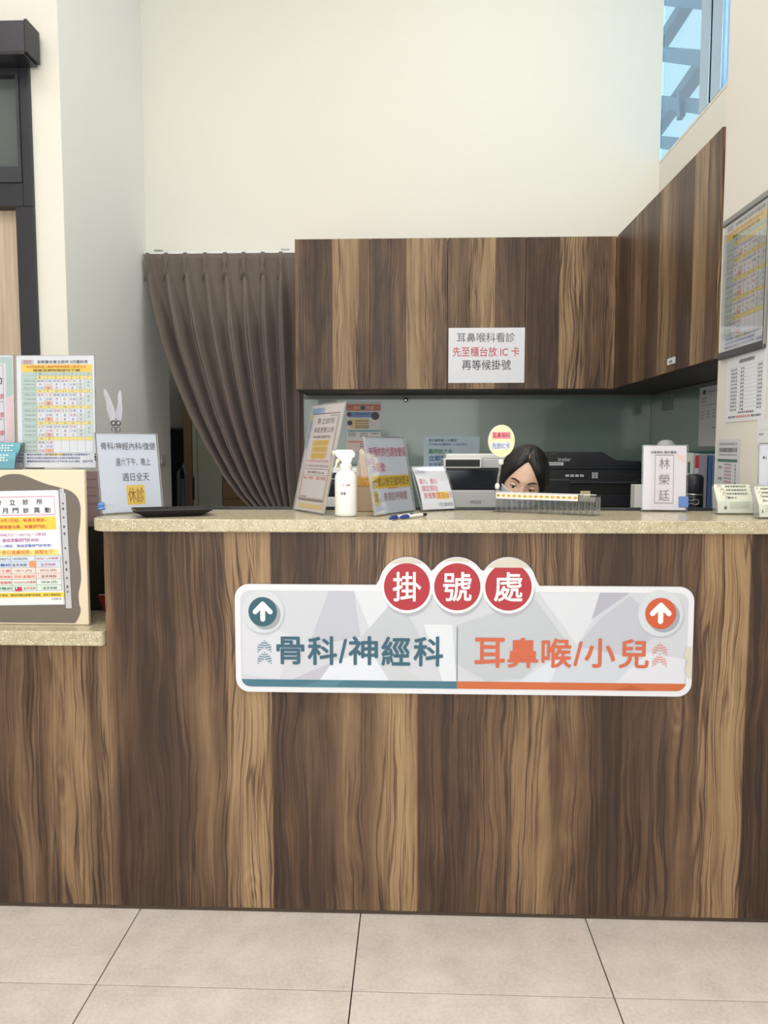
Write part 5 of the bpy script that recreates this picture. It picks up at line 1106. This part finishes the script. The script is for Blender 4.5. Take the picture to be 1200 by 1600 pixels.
def skull(a, ph, off=0.0):
    """face looks along -y; a = turn from the front, ph = height angle"""
    cx, sx_ = math.cos(ph), math.sin(ph)
    rx, ry, rz = .071, (.088 if math.cos(a) > 0 else .098), .112
    x, y, z = rx*cx*math.sin(a), -ry*cx*math.cos(a), rz*sx_
    if z < 0:
        t = (-z/.112); x *= 1-.30*t**1.6; y = y*(1-.10*t**2)-.012*t**1.5*(1 if math.cos(a) > 0 else -2.2)
    f = max(0, math.cos(a))**2
    e = 0
    e += .004*gauss(z-.026, .012)*gauss(x, .05)*f
    for s_ in (-1, 1):
        e -= .009*gauss(x-s_*.031, .016)*gauss(z-.004, .011)*f
        e += .003*gauss(x-s_*.043, .018)*gauss(z+.030, .02)*f
    e += (.020*gauss(x, .010)*gauss(z+.030, .014)+.011*gauss(x, .009)*gauss(z+.008, .02))*f
    e += (.006*gauss(x, .018)*gauss(z+.064, .008)+.007*gauss(x, .02)*gauss(z+.096, .012)-.003*gauss(x, .02)*gauss(z+.080, .006))*f
    v = Vector((x, y-e, z))
    return v+v.normalized()*off if off else v
HM = T(hp_.x, .70, hp_.z) @ Matrix.Rotation(R(-6), 4, 'Z') @ Matrix.Rotation(R(13), 4, 'Y') @ Matrix.Rotation(R(16), 4, 'X')
body = MB(HM)
body.grid(lambda u, v: skull(-math.pi+2*math.pi*u, -math.pi/2+math.pi*v), 96, 64)
for s_ in (-1, 1): body.ell((s_*.073, .008, -.010), .010, .020, .032, 14, 10, Matrix.Rotation(s_*R(-14), 3, 'Z'))
# torso, arms and legs grown on a skeleton
def skinned(verts, edges, name='tmp', sub=2):
    me = bpy.data.meshes.new(name); me.from_pydata([v[:3] for v in verts], edges, []); o = bpy.data.objects.new(name, me); COL.objects.link(o)
    md = o.modifiers.new('skin', 'SKIN'); md.use_smooth_shade = True; md.branch_smoothing = .3
    for v, sv in zip(verts, me.skin_vertices[0].data): sv.radius = (v[3], v[4] if len(v) > 4 else v[3])
    me.skin_vertices[0].data[0].use_root = True
    o.modifiers.new('sub', 'SUBSURF').levels = sub
    dg = bpy.context.evaluated_depsgraph_get(); r = bpy.data.meshes.new_from_object(o.evaluated_get(dg))
    out_ = ([v.co.copy() for v in r.vertices], [tuple(p.vertices) for p in r.polygons]); bpy.data.objects.remove(o); bpy.data.meshes.remove(me); bpy.data.meshes.remove(r); return out_
hx = hp_.x; neck = HM @ Vector((0, .03, -.085))
def figure(grow, hands):
    g = grow
    V = [(hx, .97, .50, .135+g, .10+g), (hx, .96, .66, .115+g, .09+g), (hx, .92, .82, .125+g, .09+g), (hx, .86, .925, .085+g, .07+g)]
    E_ = [(0, 1), (1, 2), (2, 3)]
    if not hands: V.append((hx, .835, .955, .060, .056)); E_.append((3, 4))
    else: V += [(hx, .825, .965, .046, .046), (neck.x, neck.y, neck.z+.01, .044, .044)]; E_ += [(3, 4), (4, 5)]
    for s_ in (-1, 1):
        b = len(V)
        V += [(hx+s_*.10, .87, .915, .052+g, .052+g), (hx+s_*.165, .865, .885, .048+g, .048+g), (hx+s_*.205, .80, .775, .040+g, .040+g), (hx+s_*.15, .60, .757, .030+g*.8, .028+g*.8)]
        E_ += [(3, b), (b, b+1), (b+1, b+2), (b+2, b+3)]
        if hands: V += [(hx+s_*.135, .535, .752, .022, .018)]; E_ += [(b+3, b+4)]
    for s_ in (-1, 1):
        b = len(V)
        V += [(hx+s_*.09, .92, .49, .080+g, .075+g), (hx+s_*.11, .56, .52, .060+g, .058+g), (hx+s_*.11, .54, .26, .047+g, .047+g), (hx+s_*.11, .58, .09, .036+g*.6, .036+g*.6)]
        E_ += [(0, b), (b, b+1), (b+1, b+2), (b+2, b+3)]
    return V, E_
vs_, fs_ = skinned(*figure(0, True)); m2 = MB(); m2.v, m2.f = list(body.v), list(body.f); m2.M = Matrix.Identity(4); m2.add(vs_, fs_)
for s_ in (-1, 1):      # hands resting on the desk: palm and five bent fingers
    wx, wy, wz = hx+s_*.135, .535, .752
    vs_, fs_ = skinned([(wx, wy, wz, .020, .016), (wx-s_*.004, wy-.035, wz-.004, .030, .014), (wx-s_*.006, wy-.072, wz-.004, .034, .013)], [(0, 1), (1, 2)]); m2.add(vs_, fs_)
    for k, (ox, l_) in enumerate(((-.027, .060), (-.009, .072), (.009, .067), (.026, .052))):
        fx = wx-s_*.006+ox*-s_; vs_, fs_ = skinned([(fx, wy-.062, wz-.002, .009), (fx+ox*-s_*.1, wy-.078-l_*.3, wz+.004, .0085), (fx+ox*-s_*.15, wy-.078-l_*.65, wz-.004, .0078), (fx+ox*-s_*.18, wy-.078-l_, wz-.014, .0065)], [(0, 1), (1, 2), (2, 3)]); m2.add(vs_, fs_)
    vs_, fs_ = skinned([(wx-s_*.014, wy-.022, wz-.004, .012), (wx-s_*.036, wy-.045, wz-.006, .0105), (wx-s_*.046, wy-.070, wz-.010, .0085)], [(0, 1), (1, 2)]); m2.add(vs_, fs_)
m2.build('body', SKIN, clerk, True, 0, True)
vs_, fs_ = skinned(*figure(.012, False)); m3 = MB(); m3.add(vs_, fs_); m3.build('uniform', CLO, clerk, True, 0, True)
for s_ in (-1, 1): MB().add(*skinned([(hx+s_*.11, .60, .045, .042, .040), (hx+s_*.112, .52, .035, .040, .033), (hx+s_*.114, .43, .028, .034, .026)], [(0, 1), (1, 2)])).build('shoe', pm('shoe_white', (220, 220, 222), .5), clerk, True, 0, True)
# hair: a cap over the skull with a parting, drawn back into a low knot
HL = [(0, .088), (.22, .080), (.45, .062), (.7, .034), (.95, .002), (1.15, -.040), (1.5, -.058), (2.2, -.075), (3.2, -.088)]
def hairline(a):
    a = abs(a+.03)
    for (a0, z0), (a1, z1) in zip(HL, HL[1:]):
        if a <= a1:
            k = (a-a0)/(a1-a0); return z0+(z1-z0)*k
    return HL[-1][1]
def hair_pt(u, v):
    a = -math.pi+2*math.pi*u
    z0 = hairline(a); p0 = math.asin(max(-1, min(1, z0/.112))); ph = p0+(math.pi/2-p0)*v
    k = .002+.014*min(1, v*3.2)**.7
    k -= .004*gauss(a+.05, .10)*gauss(ph-1.0, .5)*min(1, v*3)
    k += .0016*math.sin(a*26+ph*5)*min(1, v*2)*(1-v)+.0010*math.sin(a*53+2)*(1-v)*min(1, v*3)
    k += .012*max(0, -math.cos(a))*(1-v)
    p = skull(a, ph); d = Vector((math.cos(ph)*math.sin(a), -math.cos(ph)*math.cos(a), math.sin(ph)))
    return p+d*k
m = MB(HM); m.grid(hair_pt, 120, 40)
m.ell((0, .118, -.045), .040, .032, .038, 20, 12)
m.build('hair', HAIR, clerk, True, 0, True, solid=.002)
for s_ in (-1, 1):      # loose side locks in front of the ears
    m = MB(HM)
    for k in range(5): m.tube([skull(s_*(1.05+.06*k), .42, .005), skull(s_*(1.20+.05*k), .12, .006), skull(s_*(1.34+.03*k), -.10, .006), skull(s_*(1.42+.03*k), -.36, .004)], [.004, .0045, .0035, .0012], 6)
    m.build('side_lock', HAIR, clerk, True, 0, True)
m = MB(HM); m.tube([skull(-.03, .90, .0135), skull(-.03, 1.0, .0140), skull(-.02, 1.15, .0135)], [.0016, .0028, .001], 6); m.build('parting', pm('scalp', (150, 122, 106), .6, .05), clerk, True, 0, True)
DKB = pm('brow_brown', (64, 48, 42), .7, .1, 200)
for s_ in (-1, 1):
    MB(HM).tube([skull(s_*.19, .185, .0005), skull(s_*.30, .222, .0012), skull(s_*.45, .245, .001), skull(s_*.62, .225, .0003), skull(s_*.72, .185, -.001)], [.0016, .0030, .0030, .0020, .0007], 8).build('eyebrow', DKB, clerk, True, 0, True)
    c = skull(s_*.42, .010); e_ = MB(HM); e_.ell(c+Vector((0, .0055, 0)), .0135, .0105, .0100, 18, 12); ey = e_.build('eye', pm('eye_white', (226, 220, 216), .25, .02), clerk, True, 0, True)
    MB(HM).ell(c+Vector((-.001, -.0028, -.0022)), .0052, .0028, .0048, 14, 8).build('iris', pm('iris_dark', (34, 24, 20), .2, .1), ey, True, 0, True)
    # lowered upper lid and lashes
    MB(HM).grid(lambda u, v, s_=s_, c=c: c+Vector((0, .0055, 0))+Vector((.0145*math.cos(v*1.15+.24)*math.sin((u-.5)*2.5), -.0118*math.cos(v*1.15+.24)*math.cos((u-.5)*2.5), .0112*math.sin(v*1.15+.24))), 16, 8).build('eyelid', SKIN, clerk, True, 0, True, solid=.0008)
    MB(HM).tube([c+Vector((.0147*math.sin((u-.5)*2.5), 0.0055-.0120*math.cos((u-.5)*2.5), .0026-.001*abs(u-.5))) for u in [k/8 for k in range(9)]], [.0005]+[.0012]*7+[.0006], 6).build('lashes', pm('lash_black', (30, 22, 20), .6), clerk, True, 0, True)
# mask
MSK = pm('mask_pale_blue', (214, 224, 236), .75, .02, 60)
def mask_pt(u, v):
    a = (u-.5)*2*1.22; top_ = -.016-.006*gauss(a, .25)+.010*min(1, abs(a)/1.2)-.004; bot = -.112+.035*abs(a/1.2)**2
    z = top_+(bot-top_)*v; z = max(-.1115, z); ph = math.asin(z/.112)
    p = skull(a, ph, .006); flat_ = .010*gauss(a, .45)*math.sin(math.pi*min(1, v*1.05)); ple = .0012*(((v*4) % 1)-.5) if .2 < v < .8 else 0
    return p+Vector((0, -flat_-ple, 0))
MB(HM).grid(mask_pt, 48, 32).build('mask', MSK, clerk, True, 0, True, solid=.001)
MB(HM).tube([mask_pt(k/24, 0)+Vector((0, -.0008, .0005)) for k in range(25)], .0018, 6).build('mask_edge', pm('mask_white', (240, 242, 246), .7), clerk, True, 0, True)
for s_ in (0, 1):
    p0, p1 = mask_pt(s_, .03), mask_pt(s_, .8); e = Vector(((1 if s_ else -1)*.080, .016, -.004))
    MB(HM).tube([p0, p0.lerp(e, .5)+Vector(((1 if s_ else -1)*.003, 0, .004)), e+Vector((0, .004, .02)), e+Vector((0, .012, 0)), e+Vector((0, .002, -.022)), p1.lerp(e, .4), p1], .0011, 6).build('ear_loop', pm('mask_white', (240, 242, 246), .7), clerk, True, 0, True)
# chair
oc = thing('office_chair', 'dark office chair under the masked clerk', 'chair', (hx, .98, 0))
CH = pm('chair_fabric', (44, 48, 58), .85, .06, 80)
bx('seat', hx-.23, hx+.23, .78, 1.20, .325, .385, CH, oc, .02, True); bx('backrest', hx-.20, hx+.20, 1.20, 1.25, .46, .86, CH, oc, .02, True); bx('back_bar', hx-.03, hx+.03, 1.205, 1.235, .34, .50, DARKPL, oc, .004, True)
MB().lathe([(.025, .08), (.025, .325)], (hx, .99, 0), 16).build('gas_column', DARKPL, oc, True)
for k in range(5):
    a = 2*math.pi*k/5+.3; MB().tube([(hx, .99, .085), (hx+.25*math.cos(a), .99+.25*math.sin(a), .065)], [.024, .016], 8).build('foot', DARKPL, oc, True); MB().ell((hx+.25*math.cos(a), .99+.25*math.sin(a), .027), .022, .022, .027, 12, 8).build('castor', BLACKPL, oc, True, 0, True)

flush_text()
